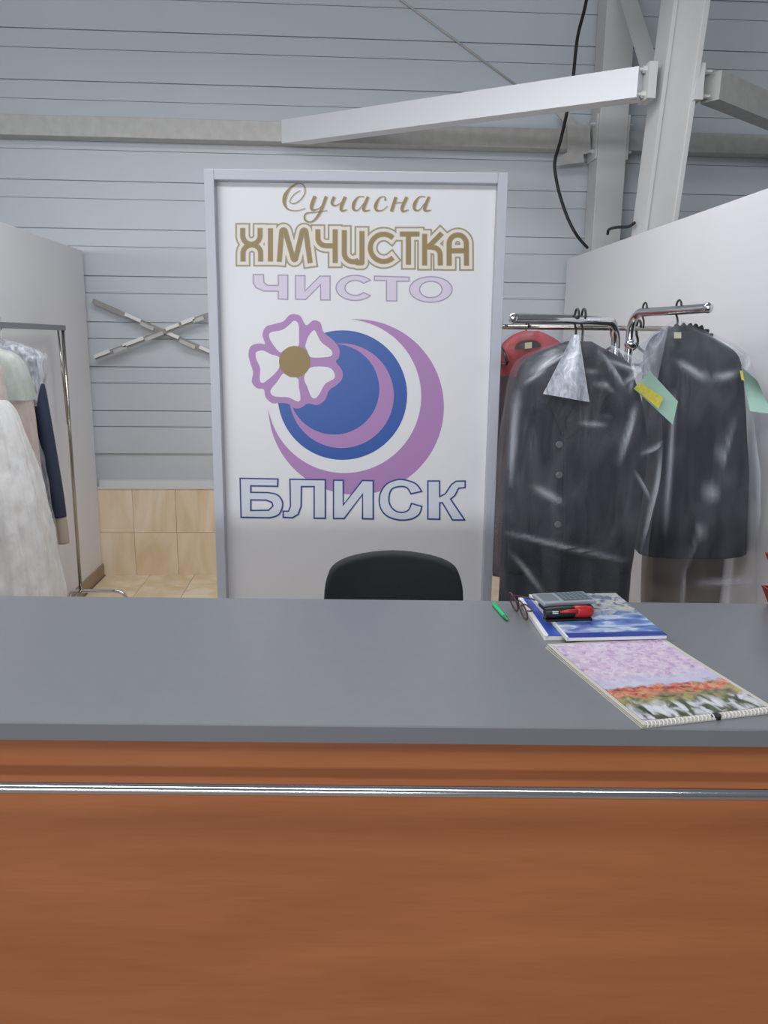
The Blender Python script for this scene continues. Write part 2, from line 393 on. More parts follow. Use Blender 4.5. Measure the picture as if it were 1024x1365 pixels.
# ------------------------------------------------------------------ counter
CT = 1.04
cf = at_z(512, 968, CT); cbk = at_z(512, 799, CT)
hd = Vector((math.sin(YAW), math.cos(YAW), 0)); sd = Vector((math.cos(YAW), -math.sin(YAW), 0))
CD = (cbk-cf).dot(hd); CROT = -YAW+0.0035
ct = thing('reception_counter', 'wide reception counter with grey top, orange beech front and chrome rail', 'counter', (cf.x, cf.y, 0), CROT)
CW0, CW1 = -1.75, 1.55
s = MB().box((CW0, 0, CT-0.028), (CW1, CD, CT), bev=0.003).build('countertop', m_counter, ct)
MB().box((CW0, -0.0015, CT-0.027), (CW1, 0.0005, CT-0.001)).build('edge_band', m_edge, s)
MB().box((CW0+0.02, 0.012, 0.0), (CW1-0.02, 0.034, CT-0.028)).build('front_panel', m_wood, ct)
for x in (CW0+0.02, (CW0+CW1)/2-0.01, CW1-0.042): MB().box((x, 0.034, 0), (x+0.022, CD-0.04, CT-0.028)).build('side_panel', m_wood, ct)
MB().box((CW0+0.042, 0.05, 0.5), (CW1-0.042, CD-0.06, 0.522)).build('shelf', m_wood, ct)
rp = at_plane(512, 1054.5, cf-hd*0.045, hd)
rz = rp.z
rl = MB().tube([(CW0+0.1, -0.045, rz), (0, -0.045, rz), (CW1-0.1, -0.045, rz)], 0.0085, 20).build('rail', m_chrome, ct); smooth_angle(rl)
for x in (CW0+0.15, -0.85, 0.85, CW1-0.15):
    q = MB().lathe([(0.016, 0), (0.016, 0.006), (0.007, 0.008), (0.007, 0.055)], n=16, mtx=Matrix.Translation((x, 0.012, rz)) @ Matrix.Rotation(PI/2, 4, 'X')).build('rail_bracket', m_chrome, ct); smooth_angle(q)

# ------------------------------------------------------------------ sign stand
YS = 2.95
SR = -YAW+0.010
sn = Vector((-math.sin(-SR)*1.0, -math.cos(SR), 0)); sn = Vector((math.sin(SR), -math.cos(SR), 0))
sc0 = at_y(474, 230, YS); sax = Vector((math.cos(SR), math.sin(SR), 0))
sg = thing('sign_stand', 'tall white framed sign stand with gold, lilac and blue lettering behind the counter', 'sign', (sc0.x, sc0.y, 0), SR)
def S(px, py, off=0.0):
    p = at_plane(px, py, sc0, sn); return Vector(((p-sc0).dot(sax), 0.0, p.z))
def S2(px, py):   # frame front plane
    p = at_plane(px, py, sc0+sn*0.045, sn); return Vector(((p-sc0).dot(sax), 0, p.z))
su0 = (S2(272, 224).x+S2(289, 795).x)/2; su1 = (S2(677, 231).x+S2(656, 795).x)/2; stop = (S2(272, 224).z+S2(677, 231).z)/2
FWD = 0.034
MB().box((su0+0.005, 0.0, 0.03), (su1-0.005, 0.018, stop-0.01)).build('sign_face', m_panel, sg)
for nm, lo, hi in (('frame_side', (su0, -0.045, 0), (su0+FWD, 0.03, stop)), ('frame_side', (su1-FWD, -0.045, 0), (su1, 0.03, stop)),
                   ('frame_top', (su0+FWD, -0.045, stop-FWD), (su1-FWD, 0.03, stop)), ('frame_bottom', (su0+FWD, -0.045, 0.0), (su1-FWD, 0.03, 0.05))):
    MB().box(lo, hi, bev=0.002).build(nm, m_frame, sg)

class Print:
    """flat print on the sign face, drawn in photo pixels and projected onto the face's plane"""
    def __init__(s, xf): s.xf = xf; s.mb = MB(); s.mats = []
    def _mi(s, m):
        if m not in s.mats: s.mats.append(m)
        return s.mats.index(m)
    def poly(s, contours, m, layer):
        cs = [[Vector((*s.xf(*p[:2]), 0)) for p in c] for c in contours]
        flat = [p for c in cs for p in c]; tris = tessellate_polygon(cs)
        v = []
        for p in flat:
            q = S(p.x, p.y); q.y = -0.0004*layer; v.append(q)
        fs = []
        for t in tris:
            a, b, c = (v[i] for i in t)
            fs.append(tuple(t) if (b-a).cross(c-a).y < 0 else tuple(reversed(t)))
        s.mb.add(v, fs, s._mi(m))
    def line(s, pts, w, m, layer, closed=False, ext=0.0, raw=False):
        """polyline stroke in pixel space, w = width in photo pixels (or list)"""
        P = [Vector(p[:2]) if raw else Vector(s.xf(*p[:2])) for p in pts]; ws = list(w) if isinstance(w, (list, tuple)) else [w]*len(P); N = len(P)
        keep = [i for i in range(N) if i == 0 or (P[i]-P[i-1]).length > 0.05]
        P = [P[i] for i in keep]; ws = [ws[i] for i in keep]; N = len(P)
        if ext and not closed:
            P[0] = P[0]-(P[1]-P[0]).normalized()*ext; P[-1] = P[-1]+(P[-1]-P[-2]).normalized()*ext
        L = []; R = []
        for i in range(N):
            a = P[i-1] if (closed or i > 0) else None; b = P[(i+1) % N] if (closed or i < N-1) else None
            d1 = (P[i]-a).normalized() if a is not None else None; d2 = (b-P[i]).normalized() if b is not None else None
            d1 = d1 or d2; d2 = d2 or d1
            n1 = Vector((-d1.y, d1.x)); n2 = Vector((-d2.y, d2.x)); n = n1+n2
            if n.length < 1e-6: n = n1
            n.normalize(); k = min(1.0/max(n.dot(n1), 0.35), 2.2)*ws[i]/2
            L.append(P[i]+n*k); R.append(P[i]-n*k)
        v = []
        for l, r in zip(L, R):
            for p in (l, r):
                q = S(p.x, p.y); q.y = -0.0004*layer; v.append(q)
        f = []
        for i in range(N if closed else N-1):
            j = (i+1) % N; fc_ = (2*i, 2*i+1, 2*j+1, 2*j)
            a, b, c = v[fc_[0]], v[fc_[1]], v[fc_[2]]
            f.append(fc_ if (b-a).cross(c-a).y < 0 else fc_[::-1])
        s.mb.add(v, f, s._mi(m))
    def disc(s, c, rx, ry, m, layer, n=64):
        s.poly([[(c[0]+rx*math.cos(2*PI*k/n), c[1]+ry*math.sin(2*PI*k/n)) for k in range(n)]], m, layer)
    def build(s, name): return s.mb.build(name, s.mats, sg)
p_gold = mat('print_gold', (150, 126, 72), 0.4); p_cream = mat('print_cream', (233, 224, 214), 0.4); p_olive = mat('print_olive', (163, 150, 122), 0.4)
p_lilac = mat('print_lilac', (178, 132, 188), 0.4); p_pale = mat('print_pale_lilac', (222, 212, 230), 0.4); p_mauve = mat('print_mauve', (170, 155, 185), 0.4)
p_blue = mat('print_blue', (30, 84, 168), 0.35); p_navy = mat('print_navy', (42, 66, 136), 0.4); p_ice = mat('print_ice', (216, 222, 232), 0.4)
p_shadow = mat('print_grey_edge', (196, 192, 186), 0.4)

# script word
pr_ = Print(lambda x, y: (360+x/4.267, 236+y/4.267))
bn = [0]
def brush(pts):
    bn[0] += 0.06
    cur = crom([(x, y, w) for x, y, w in pts], 6)
    pr_.line([(p.x+4, p.y+3) for p in cur], [(p.z+3)/4.267 for p in cur], p_shadow, 1+bn[0]*0.8)
    pr_.line([(p.x, p.y) for p in cur], [max(p.z, 3.0)/4.267 for p in cur], p_gold, 2+bn[0])
brush([(172, 76, 3), (135, 100, 4), (112, 140, 4), (140, 150, 5), (180, 122, 5), (200, 78, 6), (184, 40, 5), (150, 38, 5), (112, 66, 12), (86, 108, 24), (82, 150, 18), (104, 184, 7), (155, 191, 4), (200, 178, 3)])
brush([(256, 108, 20), (238, 160, 21), (240, 187, 13), (275, 180, 5), (308, 150, 3)])
brush([(320, 110, 18), (292, 185, 17), (262, 235, 13), (230, 256, 8), (198, 242, 10), (205, 208, 8), (260, 200, 5), (325, 190, 3)])
brush([(366, 112, 18), (352, 148, 16), (372, 163, 7), (408, 142, 3)])
brush([(428, 112, 18), (405, 170, 19), (410, 192, 12), (438, 185, 4)])
for dx in (0, 347):
    brush([(535+dx, 112, 5), (502+dx, 114, 7), (477+dx, 150, 19), (475+dx, 183, 14), (500+dx, 188, 5), (532+dx, 150, 4)])
    brush([(558+dx, 112, 15), (534+dx, 170, 19), (537+dx, 192, 12), (568+dx, 188, 4)])
brush([(655, 134, 11), (652, 113, 5), (624, 118, 8), (602, 158, 20), (604, 187, 13), (635, 190, 5), (668, 165, 3)])
brush([(716, 114, 18), (690, 196, 18)]); brush([(698, 158, 5), (728, 146, 5), (765, 144, 5)]); brush([(778, 114, 18), (752, 172, 19), (756, 195, 11), (788, 186, 4)])
pr_.build('lettering')

# outlined gold word
w2 = Print(lambda x, y: (x, y))
A6 = lambda x, y: (300+x/5.69, 285+y/5.69)
A7 = lambda x, y: (460+x/5.39, 285+y/5.39)
def arc(cx, cy, rx, ry, a0, a1, n=20): return [(cx+rx*math.cos(math.radians(a0+(a1-a0)*k/n)), cy+ry*math.sin(math.radians(a0+(a1-a0)*k/n))) for k in range(n+1)]
strokes = []
def L6(*p): strokes.append([A6(*q) for q in p])
def L7(*p): strokes.append([A7(*q) for q in p])
L6((135, 112), (135, 165), *arc(201, 165, 66, 66, 180, 0, 16), (267, 112)); L6((137, 358), (137, 300), *arc(204, 300, 67, 64, 180, 360, 16), (271, 358))
L6((345, 114), (345, 358))
L6((412, 360), *arc(444, 136, 14, 14, 190, 345, 6), *arc(527, 336, 10, 12, 160, 20, 5), *arc(600, 138, 14, 14, 195, 352, 6), (646, 370))
L6((705, 122), (705, 185), *arc(770, 185, 65, 58, 180, 90, 10), (836, 243)); L6((836, 122), (836, 370))
L6((905, 128), (905, 298), *arc(975, 298, 70, 66, 180, 60, 12)); strokes.append([A6(990, 364), A7(90, 352), A7(122, 352), A7(122, 128)])
L7(*arc(278, 245, 96, 98, -48, -312, 30))
L7((398, 146), (532, 146)); L7((456, 146), (456, 362))
L7((572, 148), (572, 368)); L7((694, 142), (612, 226), (590, 238), (628, 240), *arc(630, 296, 54, 54, 270, 360, 8), (685, 368))
L7((748, 370), (748, 218), *arc(810, 218, 62, 66, 180, 360, 16), (873, 370)); L7((748, 266), (873, 266))
def stroke_fill(pr, strokes, w, ext, m, layer, step=0.6):
    '''one clean sheet for a set of overlapping strokes (marching squares in photo pixels)'''
    segs = []
    for q in strokes:
        P = [Vector(p) for i, p in enumerate(q) if i == 0 or (Vector(p)-Vector(q[i-1])).length > 0.05]
        for i in range(len(P)-1): segs.append((P[i], P[i+1], i == 0, i == len(P)-2))
    xs = [p.x for a, b, _, _ in segs for p in (a, b)]; ys = [p.y for a, b, _, _ in segs for p in (a, b)]; pad = w/2+ext+2
    X = np.arange(min(xs)-pad, max(xs)+pad, step); Y = np.arange(min(ys)-pad, max(ys)+pad, step); GX, GY = np.meshgrid(X, Y); F = np.full(GX.shape, 1e3)
    for a, b, e0, e1 in segs:
        d = b-a; L = d.length; d = d/L; t = (GX-a.x)*d.x+(GY-a.y)*d.y; n = np.abs((GX-a.x)*-d.y+(GY-a.y)*d.x)
        f = np.maximum(n-w/2, np.maximum(-t-ext, -1e3) if e0 else -1e3)
        if e1: f = np.maximum(f, t-L-ext)
        if not e0: f = np.where(t < 0, np.hypot(t, n)-w/2, f)
        if not e1: f = np.where(t > L, np.hypot(t-L, n)-w/2, f)
        F = np.minimum(F, f)
    mi = pr._mi(m)
    def emit(poly):
        v = []
        for x, y in poly:
            q = S(x, y); q.y = -0.0004*layer; v.append(q)
        n_ = (v[1]-v[0]).cross(v[2]-v[0]).y
        pr.mb.add(v, [tuple(range(len(v))) if n_ < 0 else tuple(range(len(v)))[::-1]], mi)
    for r in range(len(Y)-1):
        run = None
        for c in range(len(X)):
            if c < len(X)-1: q = (F[r, c], F[r, c+1], F[r+1, c+1], F[r+1, c]); ins = [z < 0 for z in q]
            else: ins = [False]*4; q = None
            if all(ins):
                if run is None: run = c
                continue
            if run is not None: emit([(X[run], Y[r]), (X[c], Y[r]), (X[c], Y[r+1]), (X[run], Y[r+1])]); run = None
            if q is not None and any(ins):
                cs = [(X[c], Y[r]), (X[c+1], Y[r]), (X[c+1], Y[r+1]), (X[c], Y[r+1])]; poly = []
                for k in range(4):
                    k2 = (k+1) % 4
                    if ins[k]: poly.append(cs[k])
                    if ins[k] != ins[k2]:
                        t = q[k]/(q[k]-q[k2]); poly.append((cs[k][0]+(cs[k2][0]-cs[k][0])*t, cs[k][1]+(cs[k2][1]-cs[k][1])*t))
                if len(poly) > 2: emit(poly)
stroke_fill(w2, strokes, 20, 7.5, p_olive, 1)
stroke_fill(w2, strokes, 15.4, 5.2, p_cream, 2)
stroke_fill(w2, strokes, 7.2, 0.9, p_olive, 3)
stroke_fill(w2, strokes, 5.4, 0.0, p_gold, 4)
w2.build('lettering')

def outlined(pr, contours, fillm, linem, lw, lay):
    pr.poly(contours, fillm, lay)
    for c in contours: pr.line(c, lw, linem, lay+1, closed=True)
w3 = Print(lambda x, y: (300+x/2.926, 230+y/2.926))
def ring_c(cx, cy, rx, ry, ix, iy, a0, a1, n=28): return arc(cx, cy, rx, ry, a0, a1, n)+arc(cx, cy, ix, iy, a1, a0, n)
outlined(w3, [[(110, 398), (150, 398), (152, 428), (166, 440), (208, 440), (208, 400), (245, 400), (245, 495), (208, 493), (208, 463), (150, 462), (121, 449), (110, 430)]], p_pale, p_mauve, 1.6, 1)
outlined(w3, [[(275, 402), (312, 402), (312, 462), (370, 404), (410, 404), (410, 497), (373, 497), (373, 437), (315, 495), (275, 494)]], p_pale, p_mauve, 1.6, 1)
outlined(w3, [ring_c(508, 450, 75, 49, 40, 29, -38, -322)], p_pale, p_mauve, 1.6, 1)
outlined(w3, [[(583, 404), (718, 408), (718, 424), (670, 424), (670, 501), (630, 500), (630, 422), (583, 420)]], p_pale, p_mauve, 1.6, 1)
outlined(w3, [arc(803, 456, 83, 50, 0, 350, 35), arc(803, 456, 44, 32, 0, 350, 35)], p_pale, p_mauve, 1.6, 1)
w3.build('lettering')

lg = Print(lambda x, y: (320+x/3.531, 400+y/3.531))
def crescent(c0, R0, c1, R1, m, lay):
    d = math.hypot(c1[0]-c0[0], c1[1]-c0[1]); a = (R0*R0-R1*R1+d*d)/(2*d); h = math.sqrt(max(R0*R0-a*a, 1)); ux, uy = (c1[0]-c0[0])/d, (c1[1]-c0[1])/d
    P = (c0[0]+a*ux-h*uy, c0[1]+a*uy+h*ux); Q = (c0[0]+a*ux+h*uy, c0[1]+a*uy-h*ux)
    def ang(c, p): return math.degrees(math.atan2(p[1]-c[1], p[0]-c[0]))
    far = math.degrees(math.atan2(-uy, -ux))
    def sweep(c, R, p, q, n=72):
        a0, a1 = ang(c, p), ang(c, q)
        for s_ in (1, -1):
            sp = (a1-a0) % 360 if s_ > 0 else -((a0-a1) % 360)
            if (s_ > 0 and ((far-a0) % 360) < sp) or (s_ < 0 and ((a0-far) % 360) < -sp): return arc(c[0], c[1], R, R, a0, a0+sp, n)
    lg.poly([sweep(c0, R0, P, Q)[:-1]+sweep(c1, R1, Q, P)[:-1]], m, lay)
crescent((547, 503), 413, (491, 452), 362, p_lilac, 1)
lg.disc((482, 447), 305, 305, p_blue, 2)
crescent((478, 450), 246, (443, 420), 213, p_lilac, 3)
outer = [(255,66),(285,76),(302,108),(316,118),(345,96),(378,106),(393,150),(440,190),(468,230),(465,272),(452,290),(480,330),(481,370),(455,400),(420,425),(400,470),(365,494),(332,488),(312,490),(285,508),(255,508),(225,488),(185,484),(150,484),(120,455),(112,420),(80,414),(56,385),(62,340),(50,300),(40,255),(52,216),(90,204),(118,206),(106,165),(122,126),(165,112),(205,100),(230,73)]
lg.poly([[(p.x, p.y) for p in crom([(x, y, 0) for x, y in outer], 4, True)]], p_lilac, 4)
for pet in ([(255,97),(275,112),(278,160),(272,222),(215,232),(190,246),(160,215),(138,175),(146,152),(200,140),(235,114)], [(350,142),(365,166),(385,200),(430,236),(430,262),(390,270),(332,268),(318,240),(308,215),(325,166)],
            [(332,318),(410,315),(440,335),(444,368),(402,394),(375,440),(355,462),(335,454),(318,410),(302,365)], [(205,345),(235,362),(272,368),(278,410),(285,464),(270,477),(230,458),(190,456),(156,450),(144,425),(175,385)],
            [(185,270),(185,315),(165,345),(130,376),(106,390),(93,374),(95,320),(78,280),(76,246),(110,238),(145,255)]):
    lg.poly([[(p.x, p.y) for p in crom([(x, y, 0) for x, y in pet], 4, True)]], m_panel, 5)
lg.disc((258, 290), 74, 74, p_gold, 6)
lg.build('emblem')

w4 = Print(lambda x, y: (310+x/3.103, 620+y/3.103))
for cs in ([[(32,54),(188,57),(187,87),(76,85),(76,112),*[(p.x, p.y) for p in crom([(150,113,0),(185,122,0),(205,146,0),(206,175,0),(190,205,0),(155,217,0)], 5)],(36,215)], [(76,143),(140,144),(163,153),(168,168),(150,186),(76,187)]],
           [[(238,58),(384,60),(384,219),(338,219),(338,88),(285,88),(284,170),(272,203),(248,217),(210,215),(210,190),(232,190),(240,170)]],
           [[(418,62),(458,62),(458,165),(537,63),(582,64),(582,222),(538,221),(538,120),(462,220),(418,220)]],
           [[(p.x, p.y) for p in crom([(782,108,0),(760,78,0),(720,62,0),(680,60,0),(635,80,0),(609,125,0),(612,175,0),(640,210,0),(690,226,0),(740,222,0),(772,202,0),(783,170,0)], 5)]+[(p.x, p.y) for p in crom([(740,158,0),(728,185,0),(700,195,0),(670,186,0),(650,160,0),(648,125,0),(660,98,0),(690,88,0),(720,92,0),(738,118,0)], 5)]],
           [[(808,65),(856,65),(857,130),(880,118),(905,80),(925,66),(962,65),(962,92),(935,95),(920,125),(902,140),(960,226),(910,226),(868,155),(857,155),(857,223),(808,222)]]):
    outlined(w4, cs, p_ice, p_navy, 1.9, 7)
w4.build('lettering')

# ------------------------------------------------------------------ cloth helpers
m_film = film('polythene_cover', 0.06)
m_film2 = film('polythene_cover_loose', 0.16, bscale=14, bump=0.7)
m_flap = film('polythene_folded', 0.62, (214, 220, 232), 0.3, 30, 0.4)
m_coat = mat('charcoal_wool', (28, 32, 41), 0.85, var=0.12, vscale=14)
m_coat2 = mat('dark_slate_wool', (28, 34, 43), 0.85, var=0.10, vscale=10)
m_fur = mat('black_fur', (16, 17, 20), 0.95, var=0.3, vscale=90, bump=1.0, bscale=160)
m_taupe = mat('taupe_cloth', (112, 98, 86), 0.85, var=0.08, vscale=12, bump=0.1)
m_red = mat('red_cloth', (150, 36, 46), 0.75, var=0.15, vscale=12, bump=0.15, bscale=120)
m_brown = mat('brown_lining', (72, 54, 44), 0.6)
m_dress = mat('white_tulle', (232, 230, 224), 0.8, var=0.05, vscale=10, bump=0.3, bscale=40)
m_navy = mat('navy_cloth', (44, 54, 78), 0.8, var=0.12, vscale=10, bump=0.12, bscale=120)
m_peach = mat('peach_cloth', (200, 174, 158), 0.8, var=0.06)
m_mint = mat('mint_cloth', (182, 192, 176), 0.8, var=0.06)
m_cuff = mat('beige_lining', (170, 160, 148), 0.8)
m_ticket = mat('mint_paper', (168, 205, 190), 0.7, var=0.03, vscale=30)
m_yellow = mat('yellow_label', (216, 208, 92), 0.6, var=0.12, vscale=120)
m_label = mat('cream_label', (216, 210, 178), 0.6)
m_button = mat('horn_button', (95, 96, 98), 0.25)

def interp_rows(rows, per=6):
    n = len(rows[0]); P = []
    for i in range(len(rows)-1):
        p0 = rows[max(i-1, 0)]; p1 = rows[i]; p2 = rows[i+1]; p3 = rows[min(i+2, len(rows)-1)]
        for k in range(per):
            t = k/per
            P.append([0.5*((2*p1[j])+(p2[j]-p0[j])*t+(2*p0[j]-5*p1[j]+4*p2[j]-p3[j])*t*t+(3*p1[j]-p0[j]-3*p2[j]+p3[j])*t**3) for j in range(n)])
    P.append(list(rows[-1])); return P
def px_rows(rows, y):
    """photo rows (py, left px, right px, half depth) -> metres (z, x centre, half width, half depth) on the plane the garment hangs in"""
    out = []
    for py, a, b, hdp in rows:
        A = at_y(a, py, y); B = at_y(b, py, y); out.append((A.z*0.5+B.z*0.5, (A.x+B.x)/2, (B.x-A.x)/2, hdp))
    return out
def xw_rows(rows, y, xl):
    out = []
    for py, b, hdp in rows:
        B = at_y(b, py, y); a = min(xl, B.x-0.02); out.append((B.z, (a+B.x)/2, (B.x-a)/2, hdp))
    return out
def drape(name, rows, y, m, parent, seg=72, per=7, folds=7, famp=0.008, seed=0, e=2.6, wr=0.0, wsc=9.0, creases=(), cap=True, open_bottom=False, thick=0.0):
    R = interp_rows(rows, per); v = []; f = []; fold = []; nR = len(R); zt, zb = R[0][0], R[-1][0]
    for i, (z, cx, hw, hd_) in enumerate(R):
        t = (zt-z)/max(zt-zb, 1e-6); amp = famp*min(1, t*1.4+0.05)
        for k in range(seg):
            ph = 2*PI*k/seg; c, s_ = math.cos(ph), math.sin(ph)
            x = math.copysign(abs(c)**(2/e), c)*hw; yy = math.copysign(abs(s_)**(2/e), s_)*hd_
            g = amp*(math.sin(folds*ph+seed+1.3*math.sin(3*t+seed))+0.5*math.sin((folds*2+1)*ph+2*seed-2*t))
            p = Vector((cx+x, y+yy, z))
            nrm = Vector((c/max(hw, .01), s_/max(hd_, .01), 0)).normalized()
            if wr:
                g += wr*min(1, t*4+0.2)*(noise.noise(Vector((p.x*wsc+seed, p.y*wsc*1.5, p.z*wsc*0.55)))+0.5*noise.noise(Vector((p.x*wsc*2.3, p.y*wsc*2+seed, p.z*wsc*1.5))))
            fv = 0.0
            if s_ < 0:
                for (ax, az), (bx, bz), wd, hgt in creases:
                    dx, dz = bx-ax, bz-az; L2 = dx*dx+dz*dz; q = max(0, min(1, ((p.x-ax)*dx+(p.z-az)*dz)/L2))
                    dd = math.hypot(p.x-ax-q*dx, p.z-az-q*dz); cv = math.exp(-(dd/wd)**2)*math.sin(PI*min(1, max(0, q*0.9+0.05))); g += hgt*cv; fv = max(fv, cv)
            v.append(p+nrm*g); fold.append(fv)
    for i in range(nR-1):
        for k in range(seg): f.append((i*seg+k, (i+1)*seg+k, (i+1)*seg+(k+1) % seg, i*seg+(k+1) % seg))
    if cap: f.append(tuple(range(seg)))
    if not open_bottom: f.append(tuple((nR-1)*seg+k for k in range(seg))[::-1])
    ob = mesh_obj(name, v, f, m, parent, smooth=True, world=True)
    if creases: ob.data.attributes.new('fold', 'FLOAT', 'POINT').data.foreach_set('value', fold)
    return ob
def px_creases(lst, y): return [((at_y(*a, y).x, at_y(*a, y).z), (at_y(*b, y).x, at_y(*b, y).z), w*0.62, h*0.8) for a, b, w, h in lst]
def sleeve(parent, pts, y, m, name='sleeve'):
    P = []; rs = []
    for px, py, dy, r in pts: P.append(at_y(px, py, y+dy)); rs.append(r)
    Q = crom([(*p, ) for p in P], 6); rr = [x for i in range(len(rs)-1) for x in [rs[i]+(rs[i+1]-rs[i])*k/6 for k in range(6)]]+[rs[-1]]
    mb = MB(); mb.tube(Q, rr, 20)
    for q in mb.v: pass
    return mb.build(name, m, parent, smooth=True, world=True)
def hanger(parent, hook_top, drop, half, m_hook, body=m_black, turn=0.0):
    """hook over the rail plus a shoulder bar"""
    x, y, z = hook_top; mb = MB(); ca, sa = math.cos(turn), math.sin(turn)
    pts = [(x+0.021*math.cos(a)*sa, y+0.021*math.cos(a)*ca, z-0.005+0.021*math.sin(a)) for a in [PI*1.15-PI*1.15*k/10 for k in range(11)]]
    pts = [(p[0]-0.0, p[1], p[2]) for p in pts]
    end = (x, y, z-drop)
    pts += [(x+0.018*sa, y+0.018*ca, z-0.03), (x, y, z-0.052), end]
    h = mb.tube(crom(pts, 3), 0.0035, 10).build('hanger_hook', m_hook, parent, smooth=True, world=True)
    if half > 0:
        b = MB().tube(crom([(x-half, y, z-drop-0.095), (x-half*0.5, y, z-drop-0.05), (x, y, z-drop), (x+half*0.5, y, z-drop-0.05), (x+half, y, z-drop-0.095)], 4), 0.010, 10).build('hanger_bar', body, parent, smooth=True, world=True)
    return h
def sheet(name, pts_px, y0, m, parent, dy, nu=10, nv=10, thick=0.0012):
    """thin bent sheet: four photo corners (tl, tr, br, bl) hung at depth y0 with a depth profile dy(u,v)"""
    tl, tr, br, bl = [Vector(p) for p in pts_px]; v = []; f = []
    for side in (0, 1):
        for j in range(nv+1):
            for i in range(nu+1):
                u, w = i/nu, j/nv; p = (tl*(1-u)+tr*u)*(1-w)+(bl*(1-u)+br*u)*w
                v.append(at_y(p.x, p.y, y0+dy(u, w)+side*thick))
    n1 = (nu+1)*(nv+1)
    for j in range(nv):
        for i in range(nu):
            a = j*(nu+1)+i; q = (a, a+nu+1, a+nu+2, a+1); f.append(q); f.append(tuple(x+n1 for x in q[::-1]))
    return mesh_obj(name, v, f, m, parent, smooth=True, world=True)

# ------------------------------------------------------------------ garment stand with two bent chrome arms (right)
YA = 2.60; YBk = 2.82
zl = 1.674; zr = 1.716
uL = at_y(820, 470, 2.86); uR = at_y(838, 470, 3.12)
gs = thing('garment_stand', 'chrome garment stand with two bent arms holding the bagged dark coats', 'garment rack', (uL.x, 2.95, 0))
lend = at_y(684, 428, 2.56); lm = at_y(772, 428, 2.62)
def bent_arm(u, mid, end, z, nm):
    d = Vector((mid.x-u.x, mid.y-u.y, 0)).normalized(); r = 0.075
    base = Vector((u.x, u.y, 0)); pts = [base+Vector((0, 0, 0.05)), base+Vector((0, 0, 0.8)), base+Vector((0, 0, z-r-0.02))]
    pts += [base+d*(r-r*math.cos(a))+Vector((0, 0, z-r+r*math.sin(a))) for a in [PI/2*k/8 for k in range(0, 9)]]
    m2 = Vector((mid.x, mid.y, z)); e2 = Vector((end.x, end.y, z))
    last = pts[-1]; pts += [last.lerp(m2, t) for t in (0.4, 0.8)]+[m2.lerp(e2, t) for t in (0.1, 0.5, 1.0)]
    a = MB().tube(pts, 0.0155, 18).build(nm, m_chrome, gs, world=True); return smooth_angle(a, 50)
bent_arm(uL, lm, lend, zl, 'arm')
rmid = at_y(905, 409, YBk); rend = at_y(944, 409, 2.60)
bent_arm(uR, rmid, rend, zr, 'arm')
for e_, zz in ((lend, zl), (rend, zr)):
    MB().lathe([(0.017*math.sin(PI*k/8)+0.0002, -0.017*math.cos(PI*k/8)) for k in range(9)], c=(e_.x, e_.y, zz), n=16).build('end_cap', m_chrome, gs, smooth=True, world=True)
MB().tube([(uL.x, uL.y, 1.46), (uR.x, uR.y, 1.46)], 0.012, 12).build('crossbar', m_chrome, gs, smooth=True, world=True)
MB().lathe([(0.010, -0.018), (0.021, -0.010), (0.024, 0), (0.021, 0.010), (0.010, 0.018)], c=(uR.x-0.03, uR.y-0.1, 1.60), n=16).build('knob', m_chrome, gs, smooth=True, world=True)
MB().tube([(uR.x-0.03, uR.y-0.1, 1.60), (uR.x, uR.y, 1.60)], 0.006, 8).build('knob_stem', m_chrome, gs, world=True)
for u, dxx in ((uL, 0.0), (uR, 0.0)):
    MB().box((u.x-0.2, u.y-0.022, 0.006), (u.x+0.2, u.y+0.022, 0.05), bev=0.006).build('foot', m_chrome, gs, world=True)
    for sx in (-0.18, 0.18): MB().lathe([(0.016, 0), (0.018, 0.007)], c=(u.x+sx, u.y, 0), n=12).build('foot_pad', m_rubber, gs, world=True)

# straight rack behind
YR = 3.34; zb_ = at_y(700, 436, YR).z
rx0, rx1 = at_y(652, 440, YR).x, XR-0.05
br = thing('garment_rack', 'thin straight chrome rack rail behind the two bagged coats, carrying the red garment', 'garment rack', ((rx0+rx1)/2, YR, 0))
MB().tube([(rx0, YR, zb_), ((rx0+rx1)/2, YR, zb_), (rx1, YR, zb_)], 0.010, 12).build('rail', m_dchrome, br, smooth=True, world=True)
for x in (rx0, rx1):
    MB().tube([(x, YR, 0.06), (x, YR, zb_)], 0.011, 12).build('upright', m_dchrome, br, smooth=True, world=True)
    MB().box((x-0.02, YR-0.22, 0.03), (x+0.02, YR+0.22, 0.06), bev=0.004).build('foot', m_dchrome, br, world=True)
    for sy in (-0.2, 0.2): MB().lathe([(0.018, 0), (0.02, 0.03)], c=(x, YR+sy, 0), n=12).build('foot_pad', m_rubber, br, world=True)

# ---- left bagged coat
hk = lambda p, y, z: (p.x, y, z)
c1 = thing('bagged_coat', 'long charcoal buttoned coat in clear plastic beside the sign, yellow-stickered mint ticket', 'coat', (lm.x, YA, 0.45), group=None)
rows = [(455, 756, 788, .03), (462, 738, 800, .05), (474, 708, 822, .07), (490, 692, 840, .085), (530, 686, 846, .095), (600, 678, 852, .10), (650, 674, 850, .10), (700, 670, 845, .102), (760, 668, 838, .104), (830, 666, 836, .105), (905, 666, 836, .105)]
drape('coat_body', px_rows(rows, YA), YA, m_coat, c1, folds=5, famp=0.003, seed=1.2, wr=0.006, wsc=7)
sleeve(c1, [(712, 486, -0.02, .036), (701, 540, -0.045, .042), (695, 620, -0.055, .042), (693, 700, -0.055, .040), (693, 760, -0.05, .038)], YA, m_coat)
sleeve(c1, [(822, 488, -0.02, .036), (838, 540, -0.04, .042), (845, 600, -0.05, .042), (837, 680, -0.05, .040), (826, 760, -0.045, .038)], YA, m_coat)
yc = YA-0.104
